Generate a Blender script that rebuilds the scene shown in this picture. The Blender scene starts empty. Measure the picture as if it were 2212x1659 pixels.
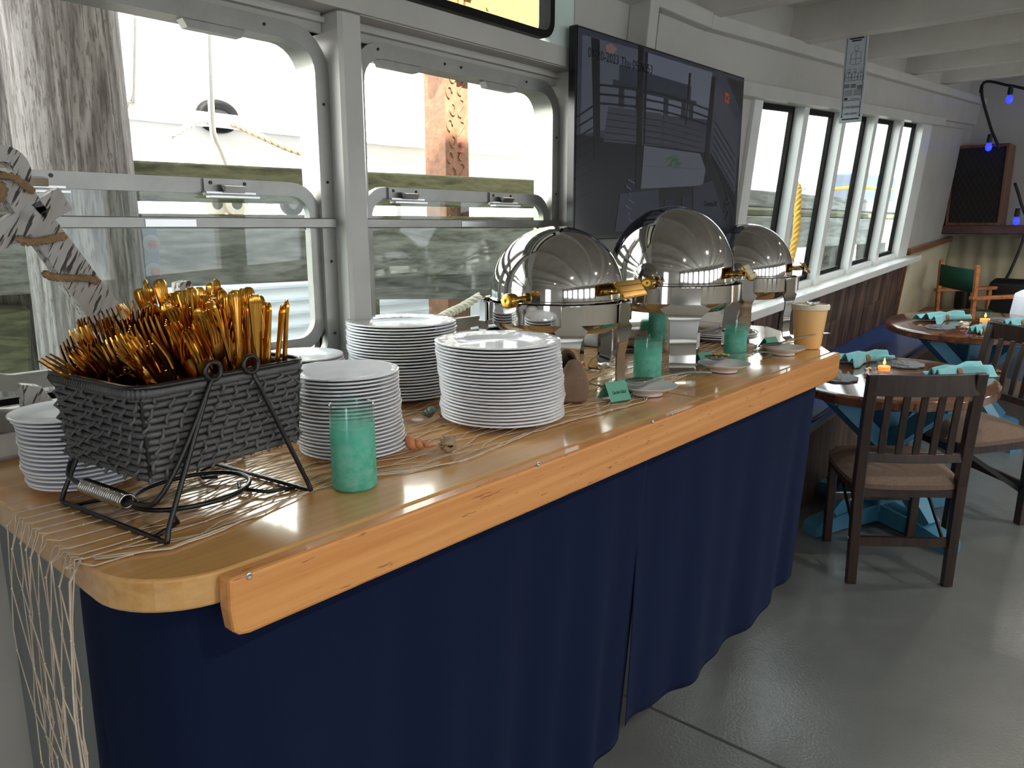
import bpy, math, random
from mathutils import Vector, Matrix
random.seed(7)
PI = math.pi
SC = bpy.context.scene
COL = SC.collection

# ------------------------------------------------------------------ camera, sky, sun, exposure
FOC, CX, CY, CZ = 1627.0, 1106.0, 829.5, 1.5
HEAD, PITCH = math.radians(41.0), math.radians(11.8)
_fh = Vector((math.cos(HEAD), math.sin(HEAD), 0)); _up = Vector((0, 0, 1))
CR = Vector((math.sin(HEAD), -math.cos(HEAD), 0))
CF = _fh * math.cos(PITCH) - _up * math.sin(PITCH)
CU = _up * math.cos(PITCH) + _fh * math.sin(PITCH)
CP = Vector((0, 0, CZ))
cam_data = bpy.data.cameras.new('camera')
cam_data.sensor_width = 36.0
cam_data.lens = FOC / 2212.0 * 36.0
cam_data.clip_start = 0.02
cam = bpy.data.objects.new('camera', cam_data)
COL.objects.link(cam)
cam.matrix_world = Matrix.Translation(CP) @ Matrix((CR, CU, -CF)).transposed().to_4x4()
SC.camera = cam

world = bpy.data.worlds.new('sky'); SC.world = world
world.use_nodes = True
_bg = world.node_tree.nodes['Background']
_bg.inputs[0].default_value = (0.86, 0.93, 1.0, 1)
_bg.inputs[1].default_value = 2.0

sun_data = bpy.data.lights.new('sun', 'SUN')
sun_data.energy = 16.0; sun_data.angle = math.radians(1.0); sun_data.color = (1.0, 0.93, 0.82)
sun = bpy.data.objects.new('sun', sun_data); COL.objects.link(sun)
sun.rotation_euler = Vector((0.22, 0.75, -0.80)).to_track_quat('-Z', 'Y').to_euler()

SC.view_settings.view_transform = 'Standard'
SC.view_settings.look = 'None'
SC.view_settings.exposure = 1.3
SC.view_settings.gamma = 1.0
SC.view_settings.use_curve_mapping = False
SC.cycles.max_bounces = 10
SC.cycles.diffuse_bounces = 5
SC.cycles.glossy_bounces = 5
SC.cycles.transparent_max_bounces = 16
SC.cycles.sample_clamp_indirect = 6.0
SC.cycles.caustics_reflective = False
SC.cycles.caustics_refractive = False

# ------------------------------------------------------------------ measuring helpers (points on real planes of the room)
SL = 0.06                                   # the deck rises towards the bow beyond x = 3
def rise(x): return SL * max(0.0, x - 3.0)
def ray(px, py): return CR * ((px - CX) / FOC) - CU * ((py - CY) / FOC) + CF
def pz(px, py, z):
    d = ray(px, py); return CP + d * ((z - CZ) / d.z)
def py_(px, py, y):
    d = ray(px, py); return CP + d * (y / d.y)
def px_(px, py, x):
    d = ray(px, py); return CP + d * (x / d.x)
def deck(px, py, zl):
    d = ray(px, py); return CP + d * ((zl - 3 * SL - CZ) / (d.z - SL * d.x))
def yd(x): return 3.1 - 0.19 * (x - 1.0)      # the quay front beside the boat
def quay(px, py, off=0.0):
    d = ray(px, py); t = (3.1 + 0.19 + off) / (d.y + 0.19 * d.x); return CP + d * t

# ------------------------------------------------------------------ materials
def lin(c): return tuple(((v / 255.0) / 12.92) if v <= 10.3 else (((v / 255.0) + 0.055) / 1.055) ** 2.4 for v in c)
MATS = {}
def newmat(name):
    m = bpy.data.materials.new(name); m.use_nodes = True
    nt = m.node_tree; b = nt.nodes['Principled BSDF']
    MATS[name] = m
    return m, nt, b
def N(nt, kind, **kw):
    n = nt.nodes.new(kind)
    for k, v in kw.items(): setattr(n, k, v)
    return n
def setin(n, **kw):
    for k, v in kw.items(): n.inputs[k.replace('_', ' ')].default_value = v
def ramp(nt, stops):
    r = N(nt, 'ShaderNodeValToRGB'); el = r.color_ramp.elements
    while len(el) > 1: el.remove(el[-1])
    el[0].position = stops[0][0]; el[0].color = (*stops[0][1], 1)
    for p, c in stops[1:]:
        e = el.new(p); e.color = (*c, 1)
    return r
def plain(name, rgb, rough=0.5, metal=0.0, spec=0.5, var=0.0, vscale=8.0, bump=0.0, bscale=60.0, coat=0.0, trans=0.0, emit=None, estr=0.0, sheen=0.0, alpha=None, rand=0.0):
    m, nt, b = newmat(name)
    c = lin(rgb)
    setin(b, Base_Color=(*c, 1), Roughness=rough, Metallic=metal)
    b.inputs['Specular IOR Level'].default_value = spec
    b.inputs['Coat Weight'].default_value = coat
    b.inputs['Coat Roughness'].default_value = 0.06
    b.inputs['Transmission Weight'].default_value = trans
    b.inputs['Sheen Weight'].default_value = sheen
    if emit: 
        b.inputs['Emission Color'].default_value = (*lin(emit), 1); b.inputs['Emission Strength'].default_value = estr
    tc = N(nt, 'ShaderNodeTexCoord')
    if var > 0:
        n = N(nt, 'ShaderNodeTexNoise'); setin(n, Scale=vscale, Detail=5.0, Roughness=0.6)
        nt.links.new(tc.outputs['Object'], n.inputs['Vector'])
        r = ramp(nt, [(0.3, tuple(v * (1 - var) for v in c)), (0.7, tuple(min(1, v * (1 + var * 0.6)) for v in c))])
        nt.links.new(n.outputs['Fac'], r.inputs[0]); nt.links.new(r.outputs[0], b.inputs['Base Color'])
        if rand > 0:
            oi = N(nt, 'ShaderNodeObjectInfo'); hs = N(nt, 'ShaderNodeHueSaturation')
            mr = N(nt, 'ShaderNodeMapRange'); setin(mr, To_Min=1 - rand, To_Max=1 + rand)
            nt.links.new(oi.outputs['Random'], mr.inputs['Value']); nt.links.new(mr.outputs[0], hs.inputs['Value'])
            nt.links.new(r.outputs[0], hs.inputs['Color']); nt.links.new(hs.outputs[0], b.inputs['Base Color'])
    if bump > 0:
        n2 = N(nt, 'ShaderNodeTexNoise'); setin(n2, Scale=bscale, Detail=4.0)
        nt.links.new(tc.outputs['Object'], n2.inputs['Vector'])
        bp = N(nt, 'ShaderNodeBump'); setin(bp, Strength=bump, Distance=0.004)
        nt.links.new(n2.outputs['Fac'], bp.inputs['Height']); nt.links.new(bp.outputs[0], b.inputs['Normal'])
    return m
def wood(name, light, dark, axis='X', scale=9.0, stretch=14.0, rough=0.5, coat=0.0, bump=0.25, rand=0.0, cracks=0.0, lean=0.0, cth=(0.555, 0.60), crgb=(0.045, 0.03, 0.022)):
    """grain that runs along one axis of the object"""
    m, nt, b = newmat(name)
    tc = N(nt, 'ShaderNodeTexCoord'); mp = N(nt, 'ShaderNodeMapping')
    sc = [scale] * 3; sc['XYZ'.index(axis)] = scale / stretch
    mp.inputs['Scale'].default_value = sc
    vr = N(nt, 'ShaderNodeVectorRotate', rotation_type='Y_AXIS'); vr.inputs['Angle'].default_value = lean
    nt.links.new(tc.outputs['Object'], vr.inputs['Vector']); src = vr.outputs[0]
    nt.links.new(src, mp.inputs['Vector'])
    oi = N(nt, 'ShaderNodeObjectInfo')
    ad = N(nt, 'ShaderNodeVectorMath', operation='ADD'); nt.links.new(mp.outputs[0], ad.inputs[0])
    ml = N(nt, 'ShaderNodeMath', operation='MULTIPLY'); ml.inputs[1].default_value = 40.0 if rand else 0.0
    nt.links.new(oi.outputs['Random'], ml.inputs[0]); nt.links.new(ml.outputs[0], ad.inputs[1])
    n1 = N(nt, 'ShaderNodeTexNoise'); setin(n1, Scale=1.0, Detail=3.0, Roughness=0.5, Distortion=0.6)
    n2 = N(nt, 'ShaderNodeTexNoise'); setin(n2, Scale=7.0, Detail=5.0, Roughness=0.65)
    for n in (n1, n2): nt.links.new(ad.outputs[0], n.inputs['Vector'])
    w = N(nt, 'ShaderNodeMath', operation='SINE'); mm = N(nt, 'ShaderNodeMath', operation='MULTIPLY'); mm.inputs[1].default_value = 28.0
    nt.links.new(n1.outputs['Fac'], mm.inputs[0]); nt.links.new(mm.outputs[0], w.inputs[0])
    mx = N(nt, 'ShaderNodeMath', operation='MULTIPLY_ADD'); mx.inputs[1].default_value = 0.16; mx.inputs[2].default_value = 0.0
    nt.links.new(w.outputs[0], mx.inputs[0])
    sm = N(nt, 'ShaderNodeMath', operation='ADD'); nt.links.new(mx.outputs[0], sm.inputs[0]); nt.links.new(n2.outputs['Fac'], sm.inputs[1])
    L, D = lin(light), lin(dark)
    r = ramp(nt, [(0.25, D), (0.5, tuple((a + d2) / 2 for a, d2 in zip(L, D))), (0.8, L)])
    nt.links.new(sm.outputs[0], r.inputs[0])
    col = r.outputs[0]
    if cracks > 0:
        mp2 = N(nt, 'ShaderNodeMapping'); s2 = [scale * 14.0] * 3; s2['XYZ'.index(axis)] = scale * 1.6; mp2.inputs['Scale'].default_value = s2
        nt.links.new(src, mp2.inputs['Vector'])
        n3 = N(nt, 'ShaderNodeTexNoise'); setin(n3, Scale=1.0, Detail=2.0, Roughness=0.7); nt.links.new(mp2.outputs[0], n3.inputs['Vector'])
        rr = ramp(nt, [(cth[0], (0, 0, 0)), (cth[1], (1, 1, 1))]); nt.links.new(n3.outputs['Fac'], rr.inputs[0])
        mixc = N(nt, 'ShaderNodeMix', data_type='RGBA'); mixc.inputs[7].default_value = (*crgb, 1)
        fm = N(nt, 'ShaderNodeMath', operation='MULTIPLY'); fm.inputs[1].default_value = cracks
        nt.links.new(rr.outputs[0], fm.inputs[0]); nt.links.new(fm.outputs[0], mixc.inputs[0]); nt.links.new(col, mixc.inputs[6]); col = mixc.outputs[2]
    if rand > 0:
        hs = N(nt, 'ShaderNodeHueSaturation'); mr = N(nt, 'ShaderNodeMapRange'); setin(mr, To_Min=1 - rand, To_Max=1 + rand)
        nt.links.new(oi.outputs['Random'], mr.inputs['Value']); nt.links.new(mr.outputs[0], hs.inputs['Value'])
        nt.links.new(col, hs.inputs['Color']); col = hs.outputs[0]
    nt.links.new(col, b.inputs['Base Color'])
    setin(b, Roughness=rough); b.inputs['Coat Weight'].default_value = coat; b.inputs['Coat Roughness'].default_value = 0.08
    bp = N(nt, 'ShaderNodeBump'); setin(bp, Strength=bump, Distance=0.003)
    nt.links.new(sm.outputs[0], bp.inputs['Height']); nt.links.new(bp.outputs[0], b.inputs['Normal'])
    return m
def schlick(nt):
    lw = N(nt, 'ShaderNodeLayerWeight'); lw.inputs[0].default_value = 0.5
    pw = N(nt, 'ShaderNodeMath', operation='POWER'); pw.inputs[1].default_value = 5.0; nt.links.new(lw.outputs['Facing'], pw.inputs[0])
    ma = N(nt, 'ShaderNodeMath', operation='MULTIPLY_ADD'); ma.inputs[1].default_value = 0.95; ma.inputs[2].default_value = 0.045; nt.links.new(pw.outputs[0], ma.inputs[0])
    return ma.outputs[0]
def glassmat(name, tint=(1, 1, 1), rough=0.0, refl=1.0, haze=0.0):
    """clear pane: Fresnel reflection over a tinted see-through body"""
    m = bpy.data.materials.new(name); m.use_nodes = True; nt = m.node_tree; MATS[name] = m
    nt.nodes.remove(nt.nodes['Principled BSDF'])
    tr = N(nt, 'ShaderNodeBsdfTransparent'); tr.inputs[0].default_value = (*tint, 1)
    gl = N(nt, 'ShaderNodeBsdfGlossy'); setin(gl, Roughness=rough)
    fr = schlick(nt)
    mu = N(nt, 'ShaderNodeMath', operation='MULTIPLY'); mu.inputs[1].default_value = refl
    nt.links.new(fr, mu.inputs[0])
    mx = N(nt, 'ShaderNodeMixShader'); nt.links.new(mu.outputs[0], mx.inputs[0]); nt.links.new(tr.outputs[0], mx.inputs[1]); nt.links.new(gl.outputs[0], mx.inputs[2])
    out = nt.nodes['Material Output']
    if haze > 0:
        df = N(nt, 'ShaderNodeBsdfDiffuse'); df.inputs[0].default_value = (0.75, 0.78, 0.78, 1)
        m2 = N(nt, 'ShaderNodeMixShader'); m2.inputs[0].default_value = haze
        nt.links.new(mx.outputs[0], m2.inputs[1]); nt.links.new(df.outputs[0], m2.inputs[2]); nt.links.new(m2.outputs[0], out.inputs[0])
    else: nt.links.new(mx.outputs[0], out.inputs[0])
    return m

plain('white_paint', (186, 183, 176), 0.42, var=0.10, vscale=3.0, bump=0.12, bscale=45)
plain('white_trim_lit', (226, 228, 226), 0.28, var=0.05, vscale=5.0, bump=0.12, bscale=50)  # trim paint made lighter and shinier to stand in for window light
plain('white_trim', (192, 190, 185), 0.35, var=0.08, vscale=5.0, bump=0.10, bscale=60)
plain('ceiling_paint', (206, 201, 193), 0.5, var=0.14, vscale=2.5, bump=0.25, bscale=90)
plain('pale_green_paint', (205, 222, 214), 0.4, var=0.06, bump=0.1)
plain('grey_panel', (118, 123, 124), 0.5, var=0.08, vscale=2.0)
plain('aluminium', (158, 157, 152), 0.38, metal=0.75, var=0.12, vscale=14, bump=0.05, bscale=120)
plain('bright_aluminium', (190, 190, 188), 0.25, metal=0.9)
plain('rubber', (14, 15, 15), 0.6, spec=0.15)
plain('dark_screw', (70, 68, 64), 0.4, metal=0.8)
plain('porcelain', (235, 236, 240), 0.13, spec=0.55)
plain('chrome', (205, 203, 200), 0.06, metal=1.0)
plain('steel', (190, 188, 184), 0.16, metal=1.0)
plain('brass', (190, 148, 66), 0.17, metal=1.0, var=0.1, vscale=20)
plain('gold', (206, 152, 66), 0.17, metal=1.0)
plain('wicker', (88, 88, 90), 0.42, var=0.25, vscale=60, bump=0.15, bscale=200)
plain('black_wire', (16, 17, 19), 0.32, spec=0.6)
plain('twine', (206, 190, 170), 0.9, var=0.15, vscale=80)
plain('jute', (158, 128, 94), 0.95, var=0.25, vscale=70, bump=0.5, bscale=300)
plain('yellow_rope', (226, 178, 78), 0.85, var=0.2, vscale=50, bump=0.4, bscale=200)
plain('grey_rope', (196, 190, 172), 0.9, var=0.2, vscale=40, bump=0.4, bscale=200)
plain('black_rope', (44, 46, 48), 0.9)
plain('screen_black', (8, 9, 13), 0.08, spec=0.6)
plain('tv_bezel', (10, 10, 12), 0.25)
plain('blue_vinyl', (36, 84, 160), 0.32, var=0.2, vscale=4, bump=0.15, bscale=40, coat=0.2)
plain('blue_piping', (20, 40, 78), 0.35)
plain('table_blue', (70, 128, 158), 0.45, var=0.12, vscale=6)
plain('napkin', (126, 196, 206), 0.85, var=0.1, vscale=12, sheen=0.3, bump=0.2, bscale=300)
plain('seat_fabric', (112, 94, 82), 0.95, var=0.2, vscale=120, bump=0.4, bscale=500)
plain('white_cloth', (214, 220, 236), 0.85, var=0.05, sheen=0.2)
plain('slate', (96, 102, 106), 0.6, var=0.4, vscale=60, bump=0.8, bscale=150)
plain('shell_white', (228, 222, 214), 0.4, var=0.12, vscale=30)
plain('shell_orange', (206, 136, 92), 0.4, var=0.25, vscale=40)
plain('shell_brown', (168, 146, 118), 0.6, var=0.35, vscale=60, bump=0.6, bscale=150)
plain('shell_green', (96, 108, 100), 0.5, var=0.4, vscale=60, bump=0.4, bscale=120)
plain('shell_pink', (206, 160, 160), 0.45, var=0.2, vscale=40)
plain('stone', (128, 104, 84), 0.8, var=0.25, vscale=18, bump=0.5, bscale=60)
plain('card_green', (104, 172, 150), 0.8)
plain('ink', (24, 30, 34), 0.8)
plain('sign_white', (196, 204, 212), 0.5)
plain('sign_grey', (128, 134, 140), 0.6)
plain('amber_broth', (246, 196, 128), 0.25, var=0.1, vscale=5, spec=0.5)
plain('cream_plastic', (236, 220, 190), 0.3)
plain('clear_film', (236, 236, 236), 0.1)
plain('candle_flame', (255, 170, 60), 0.5, emit=(255, 170, 50), estr=9.0)
plain('candle_wax', (240, 176, 120), 0.5, emit=(255, 150, 70), estr=0.5)
plain('blue_bulb', (40, 50, 255), 0.2, emit=(30, 40, 255), estr=1.6)
plain('lamp_glow', (255, 230, 180), 0.4, emit=(255, 214, 150), estr=12.0)
plain('black_plastic', (18, 18, 19), 0.5)
plain('speaker_cloth', (34, 31, 29), 0.9, bump=0.4, bscale=300)
plain('speaker_thread', (70, 64, 58), 0.8)
plain('green_canvas', (18, 82, 66), 0.85)
plain('water', (64, 84, 62), 0.12, var=0.25, vscale=1.5, bump=0.5, bscale=6, spec=0.5)
plain('boat_white', (236, 238, 240), 0.35, var=0.03, vscale=1.0)
plain('boat_offwhite', (214, 220, 226), 0.4)  # slightly darker bluish white for rub rail, louvres and siding
plain('rust', (134, 84, 66), 0.8, var=0.35, vscale=30)
plain('steel_plate', (104, 116, 124), 0.55, metal=0.3, var=0.15, vscale=8)
plain('bolt_grey', (112, 116, 118), 0.5, metal=0.4, var=0.2, vscale=20)
plain('carved_gold', (132, 102, 56), 0.7, var=0.35, vscale=18, bump=1.0, bscale=28)
plain('carved_brown', (112, 78, 54), 0.75, var=0.4, vscale=14, bump=1.0, bscale=30)
plain('blue_bin', (64, 76, 96), 0.5)
plain('can_white', (226, 228, 232), 0.35)
plain('can_blue', (46, 74, 150), 0.4)
plain('red_print', (190, 60, 50), 0.5)
plain('yellow_plastic', (240, 214, 120), 0.5)
plain('cream_corrugated', (196, 188, 160), 0.45, var=0.06)
plain('egg', (196, 180, 84), 0.6, var=0.4, vscale=60)
plain('plant_green', (80, 110, 60), 0.8)
plain('roof_outer', (150, 150, 148), 0.6)
plain('stone_floor', (96, 100, 101), 0.19, var=0.18, vscale=1.6, bump=0.35, bscale=110, spec=0.6)
wood('pine_top', (220, 174, 112), (196, 144, 82), 'X', 9, 22, 0.22, coat=0.55, bump=0.04)
wood('pine_edge', (226, 162, 96), (204, 134, 68), 'X', 11, 26, 0.28, coat=0.4, bump=0.05, cracks=0.7, cth=(0.66, 0.70), crgb=(0.22, 0.06, 0.02))
wood('weathered_pile', (134, 130, 126), (70, 65, 62), 'Z', 11, 12, 0.9, bump=0.9, cracks=0.6)
wood('weathered_timber', (136, 136, 130), (82, 83, 76), 'X', 8, 12, 0.9, bump=0.7, rand=0.12)
wood('mossy_timber', (112, 112, 84), (62, 64, 44), 'X', 9, 12, 0.9, bump=0.7, rand=0.12)
wood('dock_plank', (206, 190, 166), (160, 140, 118), 'X', 8, 10, 0.85, bump=0.4, rand=0.12)
wood('new_timber', (212, 170, 120), (170, 124, 80), 'Z', 8, 10, 0.8, bump=0.3)
wood('whitewash', (196, 192, 186), (176, 170, 164), 'Z', 9, 9, 0.8, bump=0.35, cracks=0.95, lean=-0.52)
wood('dark_walnut', (54, 36, 28), (30, 19, 15), 'Z', 10, 14, 0.35, coat=0.25, bump=0.08)
wood('table_wood', (120, 76, 48), (66, 36, 22), 'X', 8, 10, 0.12, coat=0.9, bump=0.03)
wood('plank_wood', (112, 88, 72), (58, 44, 40), 'Z', 9, 12, 0.6, bump=0.25, rand=0.45)
wood('speaker_wood', (124, 80, 52), (84, 50, 34), 'Z', 9, 12, 0.4, bump=0.06)
wood('red_wood', (92, 38, 28), (56, 20, 16), 'Y', 8, 12, 0.3, coat=0.4, bump=0.04)
wood('rail_wood', (150, 96, 58), (104, 62, 36), 'X', 8, 12, 0.35, coat=0.3, bump=0.05)
wood('teak', (206, 134, 78), (166, 96, 50), 'X', 10, 12, 0.45, bump=0.05)
glassmat('window_glass', (0.93, 0.97, 0.96), refl=0.55, haze=0.008)
glassmat('cup_glass', (0.9, 0.93, 0.92), refl=1.0)
def _navy():
    m, nt, b = newmat('navy_cloth')
    tc = N(nt, 'ShaderNodeTexCoord'); n = N(nt, 'ShaderNodeTexNoise'); setin(n, Scale=420.0, Detail=2.0)
    nt.links.new(tc.outputs['Object'], n.inputs['Vector'])
    bp = N(nt, 'ShaderNodeBump'); setin(bp, Strength=0.25, Distance=0.001)
    nt.links.new(n.outputs['Fac'], bp.inputs['Height']); nt.links.new(bp.outputs[0], b.inputs['Normal'])
    setin(b, Base_Color=(*lin((12, 24, 52)), 1), Roughness=0.85)
    b.inputs['Specular IOR Level'].default_value = 0.15; b.inputs['Sheen Weight'].default_value = 0.03; b.inputs['Sheen Tint'].default_value = (0.25, 0.35, 0.8, 1)
_navy()
def _plate():
    m, nt, b = newmat('embossed_porcelain')
    tc = N(nt, 'ShaderNodeTexCoord'); sx = N(nt, 'ShaderNodeVectorMath', operation='MULTIPLY'); sx.inputs[1].default_value = (1, 1, 0)
    nt.links.new(tc.outputs['Object'], sx.inputs[0])
    ln = N(nt, 'ShaderNodeVectorMath', operation='LENGTH'); nt.links.new(sx.outputs[0], ln.inputs[0])
    r = ramp(nt, [(0.55, (0, 0, 0)), (0.60, (1, 1, 1)), (0.76, (1, 1, 1)), (0.79, (0, 0, 0))])
    mu = N(nt, 'ShaderNodeMath', operation='MULTIPLY'); mu.inputs[1].default_value = 6.2
    nt.links.new(ln.outputs['Value'], mu.inputs[0]); nt.links.new(mu.outputs[0], r.inputs[0])
    vo = N(nt, 'ShaderNodeTexVoronoi', feature='SMOOTH_F1'); setin(vo, Scale=75.0); nt.links.new(sx.outputs[0], vo.inputs['Vector'])
    m2 = N(nt, 'ShaderNodeMath', operation='MULTIPLY'); nt.links.new(vo.outputs['Distance'], m2.inputs[0]); nt.links.new(r.outputs[0], m2.inputs[1])
    bp = N(nt, 'ShaderNodeBump'); setin(bp, Strength=0.7, Distance=0.004); nt.links.new(m2.outputs[0], bp.inputs['Height']); nt.links.new(bp.outputs[0], b.inputs['Normal'])
    setin(b, Base_Color=(*lin((236, 237, 241)), 1), Roughness=0.1)
_plate()
def _teal():
    m = bpy.data.materials.new('teal_frost'); m.use_nodes = True; nt = m.node_tree; MATS['teal_frost'] = m
    b = nt.nodes['Principled BSDF']; out = nt.nodes['Material Output']
    tc = N(nt, 'ShaderNodeTexCoord'); sp = N(nt, 'ShaderNodeSeparateXYZ'); nt.links.new(tc.outputs['Object'], sp.inputs[0])
    no = N(nt, 'ShaderNodeTexNoise'); setin(no, Scale=55.0, Detail=5.0, Roughness=0.7); nt.links.new(tc.outputs['Object'], no.inputs['Vector'])
    ma = N(nt, 'ShaderNodeMath', operation='MULTIPLY_ADD'); ma.inputs[1].default_value = 0.02; nt.links.new(no.outputs['Fac'], ma.inputs[0]); nt.links.new(sp.outputs[2], ma.inputs[2])
    mr = N(nt, 'ShaderNodeMapRange'); setin(mr, From_Min=0.078, From_Max=0.128, To_Min=1.0, To_Max=0.0); nt.links.new(ma.outputs[0], mr.inputs['Value'])
    r = ramp(nt, [(0.3, lin((92, 208, 184))), (0.7, lin((170, 236, 222)))]); nt.links.new(no.outputs['Fac'], r.inputs[0])
    nt.links.new(r.outputs[0], b.inputs['Base Color']); setin(b, Roughness=0.45)
    tl = N(nt, 'ShaderNodeBsdfTranslucent'); nt.links.new(r.outputs[0], tl.inputs[0])
    mb = N(nt, 'ShaderNodeMixShader'); mb.inputs[0].default_value = 0.5; nt.links.new(b.outputs[0], mb.inputs[1]); nt.links.new(tl.outputs[0], mb.inputs[2])
    tr = N(nt, 'ShaderNodeBsdfTransparent'); tr.inputs[0].default_value = (0.86, 0.95, 0.93, 1)
    gl = N(nt, 'ShaderNodeBsdfGlossy'); setin(gl, Roughness=0.08)
    mg = N(nt, 'ShaderNodeMixShader'); nt.links.new(schlick(nt), mg.inputs[0]); nt.links.new(tr.outputs[0], mg.inputs[1]); nt.links.new(gl.outputs[0], mg.inputs[2])
    f2 = N(nt, 'ShaderNodeMath', operation='MULTIPLY'); f2.inputs[1].default_value = 0.88; nt.links.new(mr.outputs[0], f2.inputs[0])
    mx = N(nt, 'ShaderNodeMixShader'); nt.links.new(f2.outputs[0], mx.inputs[0]); nt.links.new(mg.outputs[0], mx.inputs[1]); nt.links.new(mb.outputs[0], mx.inputs[2])
    nt.links.new(mx.outputs[0], out.inputs[0])
_teal()
def _picture():
    m, nt, b = newmat('screen_picture')
    at = N(nt, 'ShaderNodeAttribute'); at.attribute_name = 'pic'
    setin(b, Base_Color=(0.004, 0.005, 0.008, 1), Roughness=0.1)
    nt.links.new(at.outputs['Color'], b.inputs['Emission Color']); b.inputs['Emission Strength'].default_value = 0.22
_picture()

# ------------------------------------------------------------------ mesh builder
class MB:
    def __init__(s): s.v = []; s.f = []; s.c = []
    def add(s, vs, fs):
        o = len(s.v); s.v += [tuple(p) for p in vs]; s.f += [tuple(i + o for i in f) for f in fs]; return s
    def hexa(s, p):     # 8 points: bottom 4 ccw, top 4 ccw
        return s.add(p, [(3, 2, 1, 0), (4, 5, 6, 7), (0, 1, 5, 4), (1, 2, 6, 5), (2, 3, 7, 6), (3, 0, 4, 7)])
    def box(s, x0, x1, y0, y1, z0, z1):
        return s.hexa([(x0, y0, z0), (x1, y0, z0), (x1, y1, z0), (x0, y1, z0), (x0, y0, z1), (x1, y0, z1), (x1, y1, z1), (x0, y1, z1)])
    def bbox(s, x0, x1, y0, y1, z0, z1, b=0.003):   # box with chamfered vertical and horizontal edges
        pts = []
        for z, i in ((z0, b), (z0 + b, 0), (z1 - b, 0), (z1, b)):
            for (x, y) in ((x0 + b + i, y0 + i), (x1 - b - i, y0 + i), (x1 - i, y0 + b + i), (x1 - i, y1 - b - i), (x1 - b - i, y1 - i), (x0 + b + i, y1 - i), (x0 + i, y1 - b - i), (x0 + i, y0 + b + i)):
                pts.append((x, y, z))
        fs = [tuple(range(7, -1, -1)), tuple(range(24, 32))]
        for k in range(3):
            for j in range(8):
                a = k * 8 + j; c = k * 8 + (j + 1) % 8; fs.append((a, c, c + 8, a + 8))
        return s.add(pts, fs)
    def obox(s, a, b, w, h, up=(0, 0, 1)):       # bar from a to b, width w (sideways) and height h (along up)
        a = Vector(a); b = Vector(b); d = (b - a).normalized(); u = Vector(up); sd = d.cross(u)
        if sd.length < 1e-5: sd = d.cross(Vector((1, 0, 0)))
        sd.normalize(); u = sd.cross(d).normalized(); sd *= w / 2; u *= h / 2
        return s.hexa([a - sd - u, a + sd - u, b + sd - u, b - sd - u, a - sd + u, a + sd + u, b + sd + u, b - sd + u])
    def prism(s, poly, z0, z1):
        n = len(poly); vs = [(x, y, z0) for x, y in poly] + [(x, y, z1) for x, y in poly]
        return s.add(vs, [tuple(range(n - 1, -1, -1)), tuple(range(n, 2 * n))] + [(i, (i + 1) % n, n + (i + 1) % n, n + i) for i in range(n)])
    def lathe(s, prof, n=32, a0=0.0, a1=2 * PI, M=None):
        full = abs(a1 - a0 - 2 * PI) < 1e-6; m = n if full else n + 1; vs = []; fs = []
        for r, z in prof:
            for k in range(m):
                t = a0 + (a1 - a0) * k / n; vs.append(Vector((r * math.cos(t), r * math.sin(t), z)))
        for i in range(len(prof) - 1):
            for k in range(n):
                k2 = (k + 1) % m; fs.append((i * m + k, i * m + k2, (i + 1) * m + k2, (i + 1) * m + k))
        if M is not None: vs = [M @ p for p in vs]
        return s.add(vs, fs)
    def tube(s, path, r, n=8, closed=False, cap=True):
        P = [Vector(p) for p in path]; m = len(P); rs = r if isinstance(r, (list, tuple)) else [r] * m
        T = []
        for i in range(m):
            a = P[(i - 1) % m] if (closed or i > 0) else P[i]; b = P[(i + 1) % m] if (closed or i < m - 1) else P[i]
            t = (b - a); T.append(t.normalized() if t.length > 1e-9 else Vector((0, 0, 1)))
        nr = T[0].orthogonal().normalized(); vs = []; fs = []
        for i in range(m):
            nr = (nr - T[i] * nr.dot(T[i]))
            nr = nr.normalized() if nr.length > 1e-6 else T[i].orthogonal().normalized()
            bn = T[i].cross(nr)
            for k in range(n):
                t = 2 * PI * k / n; vs.append(P[i] + (nr * math.cos(t) + bn * math.sin(t)) * rs[i])
        mm = m if closed else m - 1
        for i in range(mm):
            j = (i + 1) % m
            for k in range(n): fs.append((i * n + k, i * n + (k + 1) % n, j * n + (k + 1) % n, j * n + k))
        if cap and not closed: fs += [tuple(range(n - 1, -1, -1)), tuple((m - 1) * n + k for k in range(n))]
        return s.add(vs, fs)
    def loft(s, secs):      # rectangular sections: (centre, half-width vector, half-thickness vector)
        vs = []; fs = []
        for c, w, t in secs:
            c = Vector(c); w = Vector(w); t = Vector(t); vs += [c - w - t, c + w - t, c + w + t, c - w + t]
        m = len(secs)
        for i in range(m - 1):
            for k in range(4): fs.append((i * 4 + k, i * 4 + (k + 1) % 4, i * 4 + 4 + (k + 1) % 4, i * 4 + 4 + k))
        fs += [(3, 2, 1, 0), (m * 4 - 4, m * 4 - 3, m * 4 - 2, m * 4 - 1)]
        return s.add(vs, fs)
    def oval(s, secs, n=8):      # rounded sections: (centre, half-width vector, half-thickness vector)
        vs = []; fs = []; m = len(secs)
        for c, w, t in secs:
            c = Vector(c); w = Vector(w); t = Vector(t)
            for k in range(n):
                a = 2 * PI * k / n; vs.append(c + w * math.cos(a) + t * math.sin(a))
        for i in range(m - 1):
            for k in range(n): fs.append((i * n + k, i * n + (k + 1) % n, i * n + n + (k + 1) % n, i * n + n + k))
        fs += [tuple(range(n - 1, -1, -1)), tuple((m - 1) * n + k for k in range(n))]
        return s.add(vs, fs)
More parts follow.
